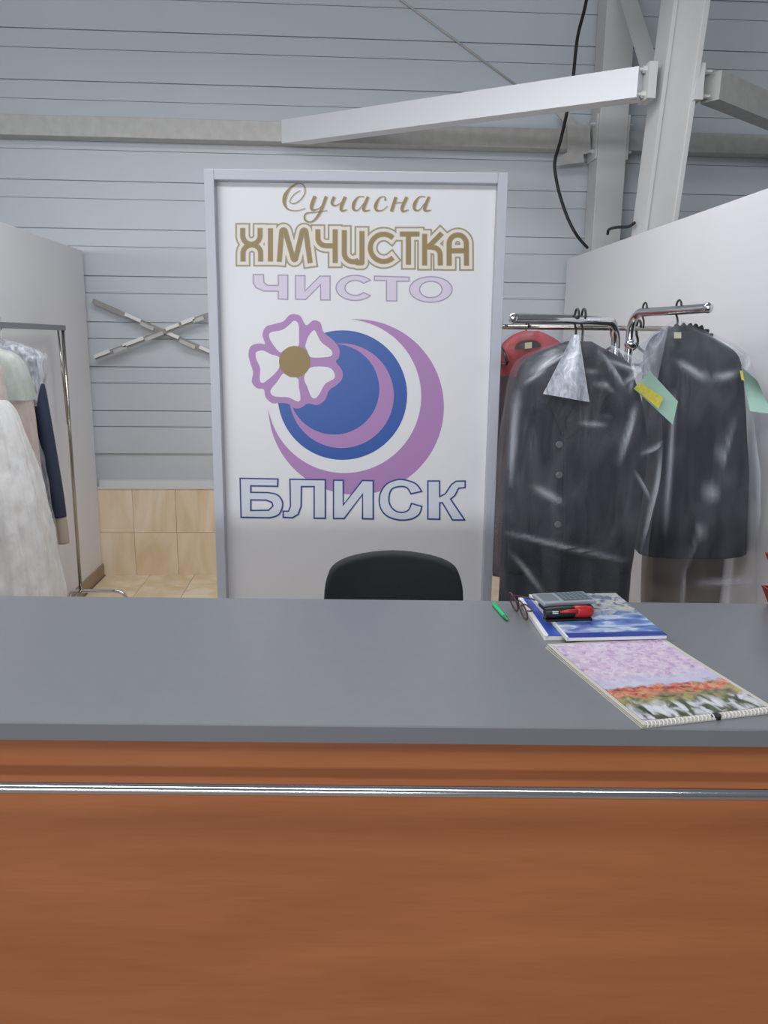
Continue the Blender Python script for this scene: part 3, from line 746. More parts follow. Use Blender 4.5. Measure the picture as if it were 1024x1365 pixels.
def front_y(py):
    for (a, _, _, h0), (b, _, _, h1) in zip(rows, rows[1:]):
        if a <= py <= b: return YA-(h0+(h1-h0)*(py-a)/(b-a))-0.003
    return yc
def lap(poly, name, m, th=0.005):
    P = [at_y(px, py, front_y(py)) for px, py in poly]; k = len(P); v = [p+Vector((0, -th, 0)) for p in P]+[p+Vector((0, th, 0)) for p in P]
    tr3 = tessellate_polygon([[Vector((p.x, p.z, 0)) for p in P]]); f = [tuple(t) for t in tr3]+[(i, (i+1) % k, (i+1) % k+k, i+k) for i in range(k)]
    return mesh_obj(name, v, f, m, c1, world=True)
m_lapel = mat('lapel_wool', (22, 24, 29), 0.8)
lap([(757, 466), (740, 476), (727, 520), (737, 528), (731, 536), (750, 582), (753, 560), (746, 500)], 'lapel', m_lapel)
lap([(788, 466), (803, 478), (818, 520), (806, 530), (812, 538), (756, 584), (754, 560), (788, 505)], 'lapel', m_lapel)
lap([(757, 464), (790, 464), (788, 476), (772, 480), (757, 476)], 'collar', m_lapel)
MB().prism([at_y(px, py, yc-0.002) for px, py in ((752, 575), (755, 575), (752, 900), (748, 900))], -0.003, 0.003, (0, 1, 0)).build('front_edge', m_coat, c1, world=True)
for px, py in ((750.5, 592.5), (750.5, 633), (749.5, 667), (748.5, 699)):
    p = at_y(px-5, py, yc-0.004)
    MB().lathe([(0.0105, 0), (0.0115, 0.002), (0.0105, 0.004), (0.006, 0.0032)], n=18, mtx=Matrix.Translation(p) @ Matrix.Rotation(PI/2, 4, 'X')).build('button', m_button, c1, smooth=True, world=True)
hanger(c1, (lm.x-0.008, lm.y, zl+0.018), 0.10, 0.0, m_black)
hanger(c1, (lm.x+0.014, lm.y, zl+0.018), 0.125, 0.13, m_black)
bag = [(446, 764, 782, .014), (454, 752, 796, .04), (463, 730, 816, .07), (477, 700, 842, .10), (496, 686, 858, .115), (540, 678, 868, .134), (590, 671, 872, .136), (640, 665, 867, .136), (700, 660, 856, .136), (800, 655, 847, .136), (930, 653, 847, .136)]
cr = px_creases([((707, 494), (745, 470), .012, .018), ((690, 510), (722, 488), .012, .014), ((764, 565), (792, 550), .012, .022), ((835, 598), (866, 585), .012, .020), ((866, 590), (838, 725), .012, .020), ((828, 535), (806, 610), .015, .018), ((668, 700), (815, 733), .012, .020),
                 ((672, 725), (712, 775), .012, .012), ((790, 470), (815, 515), .010, .022), ((812, 512), (848, 480), .010, .022), ((770, 490), (800, 520), .010, .016), ((684, 520), (672, 640), .012, .012), ((827, 620), (850, 660), .008, .012), ((735, 660), (700, 640), .02, .012), ((696, 500), (738, 466), .03, .004), ((800, 455), (838, 482), .012, .014), ((792, 478), (850, 500), .012, .016), ((830, 478), (822, 520), .010, .016), ((846, 492), (862, 540), .012, .014)], YA)
drape('plastic_cover', px_rows(bag, YA), YA, m_film, c1, seg=240, per=22, folds=6, famp=0.005, seed=4.1, wr=0.009, wsc=6, creases=cr, e=4.5, cap=False, open_bottom=True)
sheet('cover_flap', [(764, 446), (772, 446), (786, 536), (724, 525)], YA-0.150, m_flap, c1, lambda u, w: 0.10*(1-w)**2+0.012*math.sin(5*u+2*w)-0.01*w)
tk = sheet('ticket', [(866, 494), (904, 535), (897, 566), (845, 518)], YA-0.155, m_ticket, c1, lambda u, w: 0.03*math.sin(2.2*u)+0.015*w)
sheet('sticker', [(853, 509.5), (885, 530), (878, 545), (846, 518)], YA-0.158, m_yellow, tk, lambda u, w: 0.022*math.sin(1.6*u)+0.006*w-0.004, thick=0.0006)

# ---- right bagged coat
c2_ = thing('bagged_coat', 'shorter dark coat in clear plastic beside the white right partition', 'coat', (rmid.x, YBk, 0.55))
rows = [(437, 893, 918, .025), (444, 883, 938, .045), (458, 876, 962, .07), (480, 870, 982, .09), (540, 862, 990, .095), (620, 856, 993, .10), (700, 850, 992, .10), (736, 849, 990, .10)]
drape('coat_body', px_rows(rows, YBk), YBk, m_coat2, c2_, folds=5, famp=0.003, seed=2.6, wr=0.005, wsc=6)
sleeve(c2_, [(964, 474, -0.01, .030), (976, 540, -0.03, .036), (976, 640, -0.04, .036), (974, 715, -0.04, .032)], YBk, m_coat2)
sleeve(c2_, [(888, 474, -0.01, .030), (880, 540, -0.04, .036), (876, 640, -0.045, .036), (873, 732, -0.045, .032)], YBk, m_coat2)
MB().prism([at_y(px, py, YBk-0.058) for px, py in ((899, 443), (908, 443), (908, 451), (899, 451))], -0.002, 0.002, (0, 1, 0)).build('neck_label', m_label, c2_, world=True)
hanger(c2_, (rmid.x, YBk, zr+0.018), 0.115, 0.12, m_black)
bag = [(428, 898, 912, .014), (438, 884, 930, .04), (450, 870, 955, .075), (474, 861, 986, .11), (520, 856, 997, .132), (600, 853, 1000, .136), (700, 850, 998, .136), (800, 848, 996, .136), (905, 848, 994, .136)]
cr = px_creases([((956, 555), (893, 750), .014, .022), ((893, 745), (888, 800), .012, .016), ((981, 555), (994, 712), .010, .018), ((965, 500), (983, 470), .012, .022), ((925, 505), (960, 495), .02, .016), ((885, 480), (925, 508), .02, .012), ((880, 520), (868, 700), .014, .014), ((905, 765), (985, 760), .02, .012), ((930, 445), (975, 475), .008, .014)], YBk)
drape('plastic_cover', px_rows(bag, YBk), YBk, m_film, c2_, seg=240, per=22, folds=6, famp=0.005, seed=1.7, wr=0.008, wsc=6, creases=cr, e=4.5, cap=False, open_bottom=True)
sheet('cover_flap', [(882, 436), (892, 432), (874, 520), (832, 478)], YBk-0.10, m_film2, c2_, lambda u, w: 0.04*(1-w)+0.012*math.sin(6*u))
sheet('ticket', [(988, 488), (1010, 508), (1030, 552), (1000, 548)], YBk-0.150, m_ticket, c2_, lambda u, w: 0.03*math.sin(3*w)-0.04*u)
sheet('sticker', [(986.5, 494), (990, 494), (993, 508), (988.5, 506)], YBk-0.154, m_yellow, c2_, lambda u, w: 0.0)

# ---- dark fur-collared jacket behind the right coat
jx = at_y(880, 440, 3.03)
jk = thing('fur_collar_jacket', 'black fur collared jacket over a long taupe skirt behind the right bagged coat', 'outfit', (jx.x, 3.03, 0.7))
rows = [(440, 888, 915, .02), (448, 872, 945, .035), (465, 862, 970, .045), (490, 858, 978, .05), (600, 858, 978, .05), (720, 858, 978, .05)]
drape('jacket_body', px_rows(rows, 3.03), 3.03, m_coat, jk, folds=4, famp=0.003, seed=3)
fu = MB().tube(crom([at_y(x, y, 3.0) for x, y in ((884, 447), (902, 440), (920, 439), (934, 442), (946, 452))], 8), [0.018+0.006*math.sin(k*1.7) for k in range(33)], 14).build('fur_collar', m_fur, jk, smooth=True, world=True)
drape('skirt', px_rows([(700, 860, 978, .045), (720, 858, 982, .055), (800, 855, 984, .06), (900, 853, 985, .06)], 3.03), 3.03, m_taupe, jk, folds=6, famp=0.006, seed=5)
t_j = (3.03-rmid.y)/(uR.y-rmid.y); hx = rmid.x+(uR.x-rmid.x)*t_j
hanger(jk, (hx, 3.03, zr+0.018), 0.075, 0.0, m_black)

# ---- red garment on the straight rack
rg = thing('red_garment', 'red garment with brown lined neck hanging between the sign and the charcoal coat', 'garment', (at_y(708, 600, YR).x, YR, 0.6))
rows = [(441, 698, 718, .025), (447, 684, 732, .045), (460, 670, 750, .065), (482, 662, 760, .08), (540, 660, 762, .08), (640, 660, 762, .08), (760, 660, 764, .08)]
drape('garment_body', px_rows(rows, YR), YR, m_red, rg, folds=6, famp=0.005, seed=2, wr=0.006)
nk = MB().lathe([(0.001, -0.01), (0.052, -0.006), (0.055, 0.0), (0.045, 0.004)], n=24, mtx=Matrix.Translation(at_y(704, 463, YR-0.062)) @ Matrix.Rotation(-PI/2+0.35, 4, 'X') @ Matrix.Diagonal((1, 0.62, 1, 1))).build('neck_lining', m_brown, rg, smooth=True, world=True)
MB().prism([at_y(x, y, YR-0.095) for x, y in ((700, 457), (709, 456), (709, 464), (700, 465))], -0.002, 0.002, (0, 1, 0)).build('neck_label', m_label, nk, world=True)
drape('lower_panel', px_rows([(500, 660, 762, .082), (520, 658, 764, .086), (640, 657, 765, .088), (765, 657, 766, .088)], YR), YR, mat('plum_cloth', (58, 26, 34), 0.8, var=0.2, vscale=20), rg, folds=6, famp=0.005, seed=2)
hanger(rg, (at_y(703, 440, YR).x, YR, zb_+0.012), 0.055, 0.12, m_black)
drape('plastic_cover', px_rows([(438, 698, 716, .03), (446, 680, 736, .06), (460, 665, 756, .08), (482, 657, 766, .10), (560, 655, 768, .10), (760, 655, 768, .10)], YR), YR, m_film, rg, seg=90, per=8, folds=6, famp=0.004, seed=1, wr=0.010, cap=False, open_bottom=True)

# ---- empty hangers on the straight rack
for i, (px, lbl) in enumerate(((667, 'empty black hanger on the thin rail right beside the sign'), (818, 'empty black hanger between the two bent chrome arms'), (852, 'empty black hanger on the thin rail just left of the right coat'))):
    x = at_y(px, 430, YR).x
    eh = thing('clothes_hanger', lbl, 'hanger', (x, YR, zb_-0.12), group='empty hangers on the thin rail')
    x0_, y0_, z0_ = x, YR, zb_+0.012
    pts = [(x, YR+0.024*math.cos(a), z0_-0.002+0.022*math.sin(a)) for a in [PI*1.1-PI*1.1*k/10 for k in range(11)]]+[(x, YR+0.018, z0_-0.035), (x, YR, z0_-0.055), (x, YR, z0_-0.085)]
    MB().tube(crom(pts, 3), 0.005, 10).build('hook', m_black, eh, smooth=True, world=True)
    MB().tube([(x, YR-0.17, z0_-0.15), (x, YR-0.08, z0_-0.105), (x, YR, z0_-0.085), (x, YR+0.08, z0_-0.105), (x, YR+0.17, z0_-0.15), (x, YR+0.15, z0_-0.158), (x, YR-0.15, z0_-0.158)], 0.006, 10, closed=True).build('body', m_black, eh, smooth=True, world=True)

# ------------------------------------------------------------------ left rack with wedding dress
m_bar = mat('grey_rack_bar', (122, 128, 132), 0.4)
YE = 4.7; pe = at_y(84, 437, YE); LX = pe.x; LZ = pe.z
lr = thing('garment_rack', 'garment rack with grey top bar and chrome legs along the left partition', 'garment rack', (LX, 3.6, 0))
MB().box((LX-0.012, 2.72, LZ-0.014), (LX+0.012, YE+0.012, LZ+0.014), bev=0.002).build('top_bar', m_bar, lr, world=True)
for y in (2.75, YE):
    u = MB().tube([(LX-0.002, y, 0.13), (LX-0.002, y, 0.9), (LX-0.002, y, LZ-0.014)], 0.0095, 14).build('leg', m_dchrome, lr, smooth=True, world=True)
    MB().tube([(LX-0.006, y-0.012, 1.12), (LX-0.024, y-0.012, LZ-0.014)], 0.0055, 12).build('inner_tube', m_dchrome, lr, smooth=True, world=True)
    for zz in (1.02, 1.15, 1.28, 1.40): MB().lathe([(0.003, -0.002), (0.003, 0.0105)], n=8, mtx=Matrix.Translation((LX-0.002, y, zz)) @ Matrix.Rotation(PI/2, 4, 'X')).build('adjustment_hole', m_black, u, world=True)
    MB().tube(crom([(LX-0.075, y, 0.022), (LX-0.07, y, 0.10), (LX-0.04, y, 0.127), (LX+0.06, y, 0.13), (LX+0.20, y, 0.128), (LX+0.255, y, 0.10), (LX+0.27, y, 0.022)], 6), 0.0115, 14).build('foot', m_chrome, lr, smooth=True, world=True)
    for xx in (LX-0.075, LX+0.27): MB().lathe([(0.014, 0), (0.016, 0.012), (0.013, 0.03)], c=(xx, y, 0), n=12).build('foot_cap', m_rubber, lr, world=True)
MB().tube([(LX-0.002, 2.75, 0.13), (LX-0.002, YE, 0.13)], 0.0095, 12).build('lower_bar', m_dchrome, lr, smooth=True, world=True)
XG = XL+0.03
# wedding dress
YD = 3.30
wd_ = thing('wedding_dress', 'full white wedding dress in thin plastic nearest on the left rack', 'dress', (LX, YD, 0.1))
drape('skirt', xw_rows([(532, 6, .05), (545, 18, .07), (575, 31, .09), (620, 45, .12), (680, 60, .15), (740, 71, .17), (800, 80, .19), (880, 90, .21), (980, 100, .22)], YD, XG), YD, m_dress, wd_, seg=140, per=8, folds=17, famp=0.010, seed=3, wr=0.012, wsc=14)
drape('bodice', xw_rows([(478, -8, .03), (490, 2, .05), (515, 6, .055), (540, 8, .06)], YD, XG), YD, mat('blush_lace', (206, 190, 180), 0.8, var=0.08, vscale=60), wd_, folds=5, famp=0.002, wr=0.004)
hanger(wd_, (LX, YD, LZ+0.02), 0.09, 0.06, m_white)
drape('plastic_cover', xw_rows([(462, 4, .04), (470, 22, .07), (490, 33, .09), (540, 42, .12), (600, 50, .15), (680, 66, .18), (760, 79, .21), (860, 92, .235), (980, 104, .25)], YD, XG-0.012), YD, m_film2, wd_, seg=120, per=10, folds=9, famp=0.006, seed=6, wr=0.015, wsc=8, cap=False, open_bottom=True)
# peach blouse
YPb = 3.62
pb = thing('peach_blouse', 'peach blouse with mint upper part between the wedding dress and navy jacket', 'blouse', (LX, YPb, 0.8))
drape('blouse_body', xw_rows([(466, -4, .03), (474, 18, .05), (490, 32, .06), (530, 42, .065), (600, 50, .07), (660, 55, .07), (720, 58, .07)], YPb, XG), YPb, m_peach, pb, folds=5, famp=0.004, wr=0.005)
drape('yoke', xw_rows([(464, -2, .035), (472, 20, .056), (490, 34, .067), (520, 42, .071), (533, 44.5, .072)], YPb, XG-0.004), YPb, m_mint, pb, folds=5, famp=0.004, wr=0.005, open_bottom=True)
hanger(pb, (LX, YPb, LZ+0.02), 0.09, 0.05, m_white)
# navy jacket
YN = 3.84
nj = thing('navy_jacket', 'navy jacket under a plastic shoulder cover on the left rack', 'jacket', (LX, YN, 0.6))
drape('jacket_body', xw_rows([(460, 12, .03), (466, 34, .05), (476, 54, .06), (500, 58, .065), (600, 68, .07), (688, 80, .07)], YN, XG), YN, m_navy, nj, folds=4, famp=0.003, wr=0.004)
sleeve(nj, [(40, 484, 0.0, .022), (50, 510, -0.02, .028), (56, 545, -0.04, .032), (65, 600, -0.05, .034), (75, 660, -0.055, .034), (79, 689, -0.055, .033)], YN, m_navy)
sleeve(nj, [(79, 686, -0.055, .029), (82, 705, -0.055, .030), (84, 724, -0.055, .029)], YN, m_cuff, 'cuff')
hanger(nj, (LX, YN, LZ+0.02), 0.09, 0.06, m_white)
drape('plastic_cover', xw_rows([(452, 4, .04), (460, 32, .065), (472, 57, .085), (490, 61, .095), (520, 61, .10), (540, 60, .10)], YN, XG-0.012), YN, film('polythene_shoulder', 0.72, bscale=20, bump=0.8), nj, seg=90, per=8, folds=7, famp=0.004, wr=0.010, wsc=14, cap=False, open_bottom=True)

# ------------------------------------------------------------------ office chair
m_seat = mat('black_upholstery', (36, 40, 42), 0.75, var=0.08, vscale=30, bump=0.12, bscale=300)
cx0 = at_y(525, 740, 2.35)
ch = thing('office_chair', 'black office chair behind the counter, its rounded backrest top showing', 'chair', (cx0.x, 2.16, 0))
def puffy(outline, a, b, bev, name, m, bendfn=None):
    bm = bmesh.new(); vs = [bm.verts.new(p) for p in outline]; fc_ = bm.faces.new(vs); n = Vector(a)
    r = bmesh.ops.extrude_face_region(bm, geom=[fc_]); vv = [g for g in r['geom'] if isinstance(g, bmesh.types.BMVert)]
    bmesh.ops.translate(bm, verts=vv, vec=Vector(b)); bmesh.ops.recalc_face_normals(bm, faces=list(bm.faces))
    es = [e for e in bm.edges if len(e.link_faces) == 2 and any(len(q.verts) > 4 for q in e.link_faces)]
    bmesh.ops.bevel(bm, geom=es, offset=bev, segments=4, affect='EDGES', profile=0.5)
    bmesh.ops.triangulate(bm, faces=[q for q in bm.faces if len(q.verts) > 4])
    if bendfn:
        for q in bm.verts: q.co = bendfn(q.co)
    bm.verts.index_update(); v = [q.co.copy() for q in bm.verts]; f = [tuple(q.index for q in p.verts) for p in bm.faces]; bm.free()
    return smooth_angle(mesh_obj(name, v, f, m, ch), 50)
def cp_(px, py): p = at_y(px, py, 2.35); return (p.x-cx0.x, 0.19, p.z)
top = [cp_(*q) for q in ((432, 797), (437, 768), (448, 753), (475, 744), (525, 739.5), (575, 744), (603, 753), (613, 768), (617, 797))]
zt_ = top[0][2]
out_ = [(p.x, p.y, p.z) for p in crom([(-0.16, 0.19, 0.47), (-0.19, 0.19, 0.55), (-0.207, 0.19, 0.7)]+top+[(0.207, 0.19, 0.7), (0.19, 0.19, 0.55), (0.16, 0.19, 0.47)], 4, True)]
puffy(out_, (0, 1, 0), (0, 0.05, 0), 0.016, 'backrest', m_seat, lambda c: Vector((c.x, c.y-0.5*c.x*c.x*2+0.02, c.z)))
so = [(0.23*math.copysign(abs(math.cos(a))**0.6, math.cos(a)), -0.02+0.215*math.copysign(abs(math.sin(a))**0.6, math.sin(a)), 0.44) for a in [2*PI*k/28 for k in range(28)]]
puffy(so, (0, 0, 1), (0, 0, 0.06), 0.02, 'seat', m_seat)
MB().box((-0.03, 0.12, 0.425), (0.03, 0.28, 0.44)).box((-0.03, 0.265, 0.43), (0.03, 0.28, 0.68)).build('back_support', m_black, ch)
MB().lathe([(0.03, 0.10), (0.03, 0.28), (0.018, 0.281), (0.018, 0.42), (0.06, 0.421), (0.06, 0.44)], c=(0, 0, 0), n=20).build('gas_column', m_black, ch)
for k in range(5):
    a = 2*PI*k/5+0.3; d = Vector((math.cos(a), math.sin(a), 0))
    MB().beam(d*0.02+Vector((0, 0, 0.11)), d*0.28+Vector((0, 0, 0.085)), 0.045, 0.03).build('base_arm', m_black, ch)
    w_ = MB(); mt = Matrix.Translation(d*0.27) @ Matrix.Rotation(a, 4, 'Z') @ Matrix.Rotation(PI/2, 4, 'X')
    w_.lathe([(0.026, -0.022), (0.029, -0.018), (0.029, -0.006), (0.012, -0.005), (0.012, 0.005), (0.029, 0.006), (0.029, 0.018), (0.026, 0.022)], n=18, mtx=Matrix.Translation((0, 0, 0.029)) @ mt).build('caster', m_black, ch)
    MB().tube([d*0.27+Vector((0, 0, 0.029)), d*0.27+Vector((0, 0, 0.08))], 0.008, 8).build('caster_stem', m_black, ch)

# ------------------------------------------------------------------ things on the counter
def place_rect(fl_, fr_, nl_, z):
    A, B, D_ = at_z(*fl_, z), at_z(*fr_, z), at_z(*nl_, z); wv = B-A; rz_ = math.atan2(wv.y, wv.x); ly = Vector((-math.sin(rz_), math.cos(rz_), 0))
    w = wv.length; l = abs((D_-A).dot(ly)); c = A+wv/2-ly*l/2
    return c, rz_, w, l
def nodes_print(name, regions_fn, rough=0.35):
    m = bpy.data.materials.new(name); m.use_nodes = True; nt = m.node_tree; b = nt.nodes['Principled BSDF']; b.inputs['Roughness'].default_value = rough
    tc = nt.nodes.new('ShaderNodeTexCoord'); sp = nt.nodes.new('ShaderNodeSeparateXYZ'); nt.links.new(tc.outputs['Object'], sp.inputs[0])
    def cells(scale, stops, stretch=(1, 1, 1), kind='vor', seed=0.0):
        mp = nt.nodes.new('ShaderNodeMapping'); mp.inputs['Scale'].default_value = stretch; mp.inputs['Location'].default_value = (seed, seed, 0); nt.links.new(tc.outputs['Object'], mp.inputs[0])
        if kind == 'vor':
            n = nt.nodes.new('ShaderNodeTexVoronoi'); n.inputs['Scale'].default_value = scale; nt.links.new(mp.outputs[0], n.inputs['Vector'])
            sx = nt.nodes.new('ShaderNodeSeparateColor'); nt.links.new(n.outputs['Color'], sx.inputs[0]); o_ = sx.outputs[0]
        else:
            n = nt.nodes.new('ShaderNodeTexNoise'); n.inputs['Scale'].default_value = scale; n.inputs['Detail'].default_value = 4; n.inputs['Distortion'].default_value = 0.7; nt.links.new(mp.outputs[0], n.inputs['Vector']); o_ = n.outputs['Fac']
        r = nt.nodes.new('ShaderNodeValToRGB'); r.color_ramp.interpolation = 'LINEAR'
        while len(r.color_ramp.elements) < len(stops): r.color_ramp.elements.new(0.5)
        for e, (p, c) in zip(r.color_ramp.elements, stops): e.position = p; e.color = lin(c)
        nt.links.new(o_, r.inputs[0]); return r.outputs[0]
    def band(axis, a, b_, wob=0.0):
        """0 below a, 1 above b_ along the local axis"""
        mr = nt.nodes.new('ShaderNodeMapRange'); mr.inputs['From Min'].default_value = a; mr.inputs['From Max'].default_value = b_
        src = sp.outputs[axis]
        if wob:
            n = nt.nodes.new('ShaderNodeTexNoise'); n.inputs['Scale'].default_value = 40; nt.links.new(tc.outputs['Object'], n.inputs['Vector'])
            ma = nt.nodes.new('ShaderNodeMath'); ma.operation = 'MULTIPLY_ADD'; ma.inputs[1].default_value = wob; nt.links.new(n.outputs['Fac'], ma.inputs[0]); nt.links.new(src, ma.inputs[2]); src = ma.outputs[0]
        nt.links.new(src, mr.inputs['Value']); return mr.outputs[0]
    def mixc(f, a, b_):
        mx = nt.nodes.new('ShaderNodeMix'); mx.data_type = 'RGBA'
        for s_, k_ in ((f, 0), (a, 6), (b_, 7)):
            if isinstance(s_, float): mx.inputs[k_].default_value = s_
            elif isinstance(s_, tuple): mx.inputs[k_].default_value = lin(s_)
            else: nt.links.new(s_, mx.inputs[k_])
        return mx.outputs[2]
    nt.links.new(regions_fn(cells, band, mixc), b.inputs['Base Color'])
    return m

# wall calendar
cc, crz, cw, cl = place_rect((727, 862), (878, 849), (884, 966), CT+0.003)
m_paper = mat('cream_paper', (200, 194, 184), 0.6)
def cal_regions(cells, band, mixc):
    lil = cells(48, [(0.28, (150, 112, 168)), (0.40, (196, 166, 204)), (0.48, (216, 204, 218)), (0.55, (206, 178, 200)), (0.62, (226, 220, 228)), (0.72, (176, 150, 176))], kind='n')
    sky = cells(25, [(0.3, (200, 206, 226)), (0.7, (186, 186, 216))], kind='n')
    lv = cells(120, [(0.0, (168, 130, 184)), (0.3, (214, 190, 214)), (0.6, (226, 216, 228)), (1.0, (190, 158, 196))]); lil = mixc(0.55, lil, lv)
    red = mixc(0.5, cells(28, [(0.35, (70, 52, 44)), (0.45, (200, 84, 64)), (0.55, (216, 150, 128)), (0.65, (120, 84, 60))], kind='n'), cells(130, [(0.0, (84, 48, 42)), (0.35, (206, 80, 62)), (0.7, (220, 168, 140)), (1.0, (190, 164, 100))]))
    grn = cells(22, [(0.32, (32, 38, 34)), (0.45, (84, 90, 60)), (0.55, (190, 194, 200)), (0.68, (222, 222, 228)), (0.8, (60, 66, 70))], (2.5, 1.0, 1), 'n')
    yel = cells(45, [(0.3, (60, 64, 50)), (0.45, (110, 108, 76)), (0.7, (186, 172, 110)), (0.85, (70, 60, 52)), (1.0, (178, 178, 180))], kind='n', seed=3.0)
    a = mixc(band(1, -0.080, -0.060, 0.06), grn, yel); a = mixc(band(1, -0.052, -0.042, 0.05), a, red)
    a = mixc(band(1, -0.022, -0.014, 0.04), a, sky); return mixc(band(1, -0.02, 0.03, 0.03), a, lil)
m_cal = nodes_print('calendar_print', cal_regions, 0.32)
cal = thing('wall_calendar', 'spiral wall calendar with lilac blossom picture lying on the grey counter', 'calendar', (cc.x, cc.y, CT), crz)
def paper(name, x0, x1, y0, y1, zf, th, m, parent, nx=14, ny=18):
    v = []; f = []
    for s_ in (0, 1):
        for j in range(ny+1):
            for i in range(nx+1):
                x = x0+(x1-x0)*i/nx; y = y0+(y1-y0)*j/ny; v.append((x, y, zf(x, y)+s_*th))
    n1 = (nx+1)*(ny+1)
    for j in range(ny):
        for i in range(nx):
            a = j*(nx+1)+i; q = (a, a+1, a+nx+2, a+nx+1); f.append(tuple(x+n1 for x in q)); f.append(q[::-1])
    bd = [i for i in range(nx+1)]+[(j)*(nx+1)+nx for j in range(1, ny+1)]+[ny*(nx+1)+i for i in range(nx-1, -1, -1)]+[j*(nx+1) for j in range(ny-1, 0, -1)]
    for a, b in zip(bd, bd[1:]+bd[:1]): f.append((a, b, b+n1, a+n1))
    return mesh_obj(name, v, f, m, parent, smooth=False)
hx_, hy_ = cw/2, cl/2
for k in range(3): paper('page', -hx_+0.0012*k, hx_-0.001*k, -hy_, hy_-0.0015*k, lambda x, y, k=k: 0.0004+0.0011*k+max(0, y/hy_)**3*0.002*k+abs(x/hx_)**4*0.0012*k, 0.0009, m_paper, cal)
paper('printed_sheet', -hx_+0.010, hx_-0.010, -hy_+0.016, hy_-0.012, lambda x, y: 0.0040+max(0, y/hy_)**3*0.0044+abs(x/hx_)**4*0.0026, 0.0003, m_cal, cal)
mb = MB()
nb_ = 34
for k in range(nb_):
    x = -hx_+0.01+(cw-0.02)*k/(nb_-1)
    if abs(x-0.012) < 0.008: continue
    mb.tube([(x, -hy_+0.004+0.005*math.cos(a), 0.0045+0.0042*math.sin(a)) for a in [2*PI*q/10 for q in range(10)]], 0.0009, 6, closed=True)
sb = mb.build('spiral_binding', m_white, cal, smooth=True); sb['kind'] = 'stuff'
MB().lathe([(0.001, 0.0), (0.0075, 0.0), (0.0075, 0.0058), (0.001, 0.0058)], c=(0.012, -hy_+0.006, 0.0004), n=16).build('hanging_notch', m_black, cal)

# blue booklet and magazine on it
def mag_regions(cells, band, mixc):
    blu = cells(14, [(0.3, (38, 66, 150)), (0.5, (120, 150, 205)), (0.6, (205, 214, 230)), (0.75, (60, 90, 170))], (1, 2.4, 1), 'n')
    pho = cells(30, [(0.3, (60, 62, 70)), (0.42, (170, 174, 188)), (0.52, (196, 196, 176)), (0.62, (92, 108, 150)), (1.0, (224, 226, 232))], kind='n')
    a = mixc(band(1, 0.0, 0.05, 0.05), blu, pho); return mixc(band(1, -0.112, -0.108), (40, 62, 150), a)
m_mag = nodes_print('magazine_print', mag_regions, 0.25)
m_bluec = mat('blue_cover', (48, 78, 172), 0.35)
zb1 = CT+0.010
bc, brz, bw, bl_ = place_rect((696, 796), (790, 795), (729, 846), zb1)
bk = thing('notebook', 'blue covered notebook with white pages, lying under the magazine', 'notebook', (bc.x-0.004, bc.y-0.004, CT), brz-0.02)
bw, bl_ = 0.17, 0.235
MB().box((-bw/2, -bl_/2, 0.0008), (bw/2, bl_/2, 0.0085)).build('page_block', mat('white_pages', (226, 224, 218), 0.7), bk)
MB().box((-bw/2-0.001, -bl_/2-0.001, 0), (bw/2+0.001, bl_/2+0.001, 0.0008)).build('back_cover', m_paper, bk)
MB().box((-bw/2+0.006, -bl_/2-0.001, 0.0085), (bw/2+0.001, bl_/2+0.001, 0.0097)).build('front_cover', m_bluec, bk)
MB().box((-bw/2-0.0015, -bl_/2, 0.0004), (-bw/2+0.008, bl_/2, 0.0100), bev=0.001).build('spine', m_white, bk)
zm = CT+0.0185
mc, mrz, mw, ml = place_rect((709, 790), (803, 788), (743, 846), zm)
mgz = thing('magazine', 'glossy magazine with blue and white cover on the notebook, near the counter back edge', 'magazine', (mc.x+0.008, mc.y-0.012, CT+0.0100), mrz-0.01)
mw, ml = 0.195, 0.265
paper('pages', -mw/2, mw/2, -ml/2, ml/2, lambda x, y: 0.0002, 0.0068, mat('magazine_pages', (214, 216, 222), 0.5), mgz, 6, 8)
paper('cover', -mw/2+0.003, mw/2+0.001, -ml/2-0.001, ml/2, lambda x, y: 0.0071, 0.0006, m_mag, mgz, 6, 8)
MB().box((-mw/2-0.001, -ml/2, 0.0004), (-mw/2+0.003, ml/2, 0.0078)).build('spine', m_white, mgz)
ZM = CT+0.0100+0.0077
# black wallet, grey calculator on top, stapler in front
wp = at_z(757, 807, ZM+0.015); rr_ = mgz.rotation_euler[2]
wal = thing('black_wallet', 'black leather wallet on the magazine underneath the grey calculator', 'wallet', (wp.x, wp.y+0.012, ZM), rr_+0.06)
MB().box((-0.048, -0.030, 0.0002), (0.048, 0.036, 0.017), bev=0.003).build('leather_case', mat('black_leather', (24, 24, 26), 0.5, bump=0.2, bscale=300), wal)
MB().box((-0.048, -0.0315, 0.007), (0.048, -0.0295, 0.0095)).build('zip', mat('zip_metal', (110, 108, 104), 0.35, metal=1), wal)
cpx = at_z(752, 793, ZM+0.03)
cal2 = thing('calculator', 'silver grey pocket calculator lying on the black wallet', 'calculator', (cpx.x, wp.y+0.022, ZM+0.0172), rr_+0.10)
MB().box((-0.058, -0.032, 0), (0.058, 0.034, 0.009), bev=0.003).build('case', mat('calc_silver', (150, 154, 164), 0.35), cal2)
MB().box((-0.010, -0.024, 0.009), (0.052, 0.028, 0.0096)).build('key_panel', mat('calc_dark', (80, 92, 104), 0.4), cal2)
MB().box((-0.052, -0.020, 0.009), (-0.018, 0.024, 0.0095)).build('display', mat('calc_lcd', (126, 134, 138), 0.2), cal2)
kb = MB().box((-0.003, -0.003, 0), (0.003, 0.003, 0.0016)).build('key', mat('calc_key', (120, 130, 142), 0.4), cal2); kb.location = (-0.004, -0.018, 0.0096)
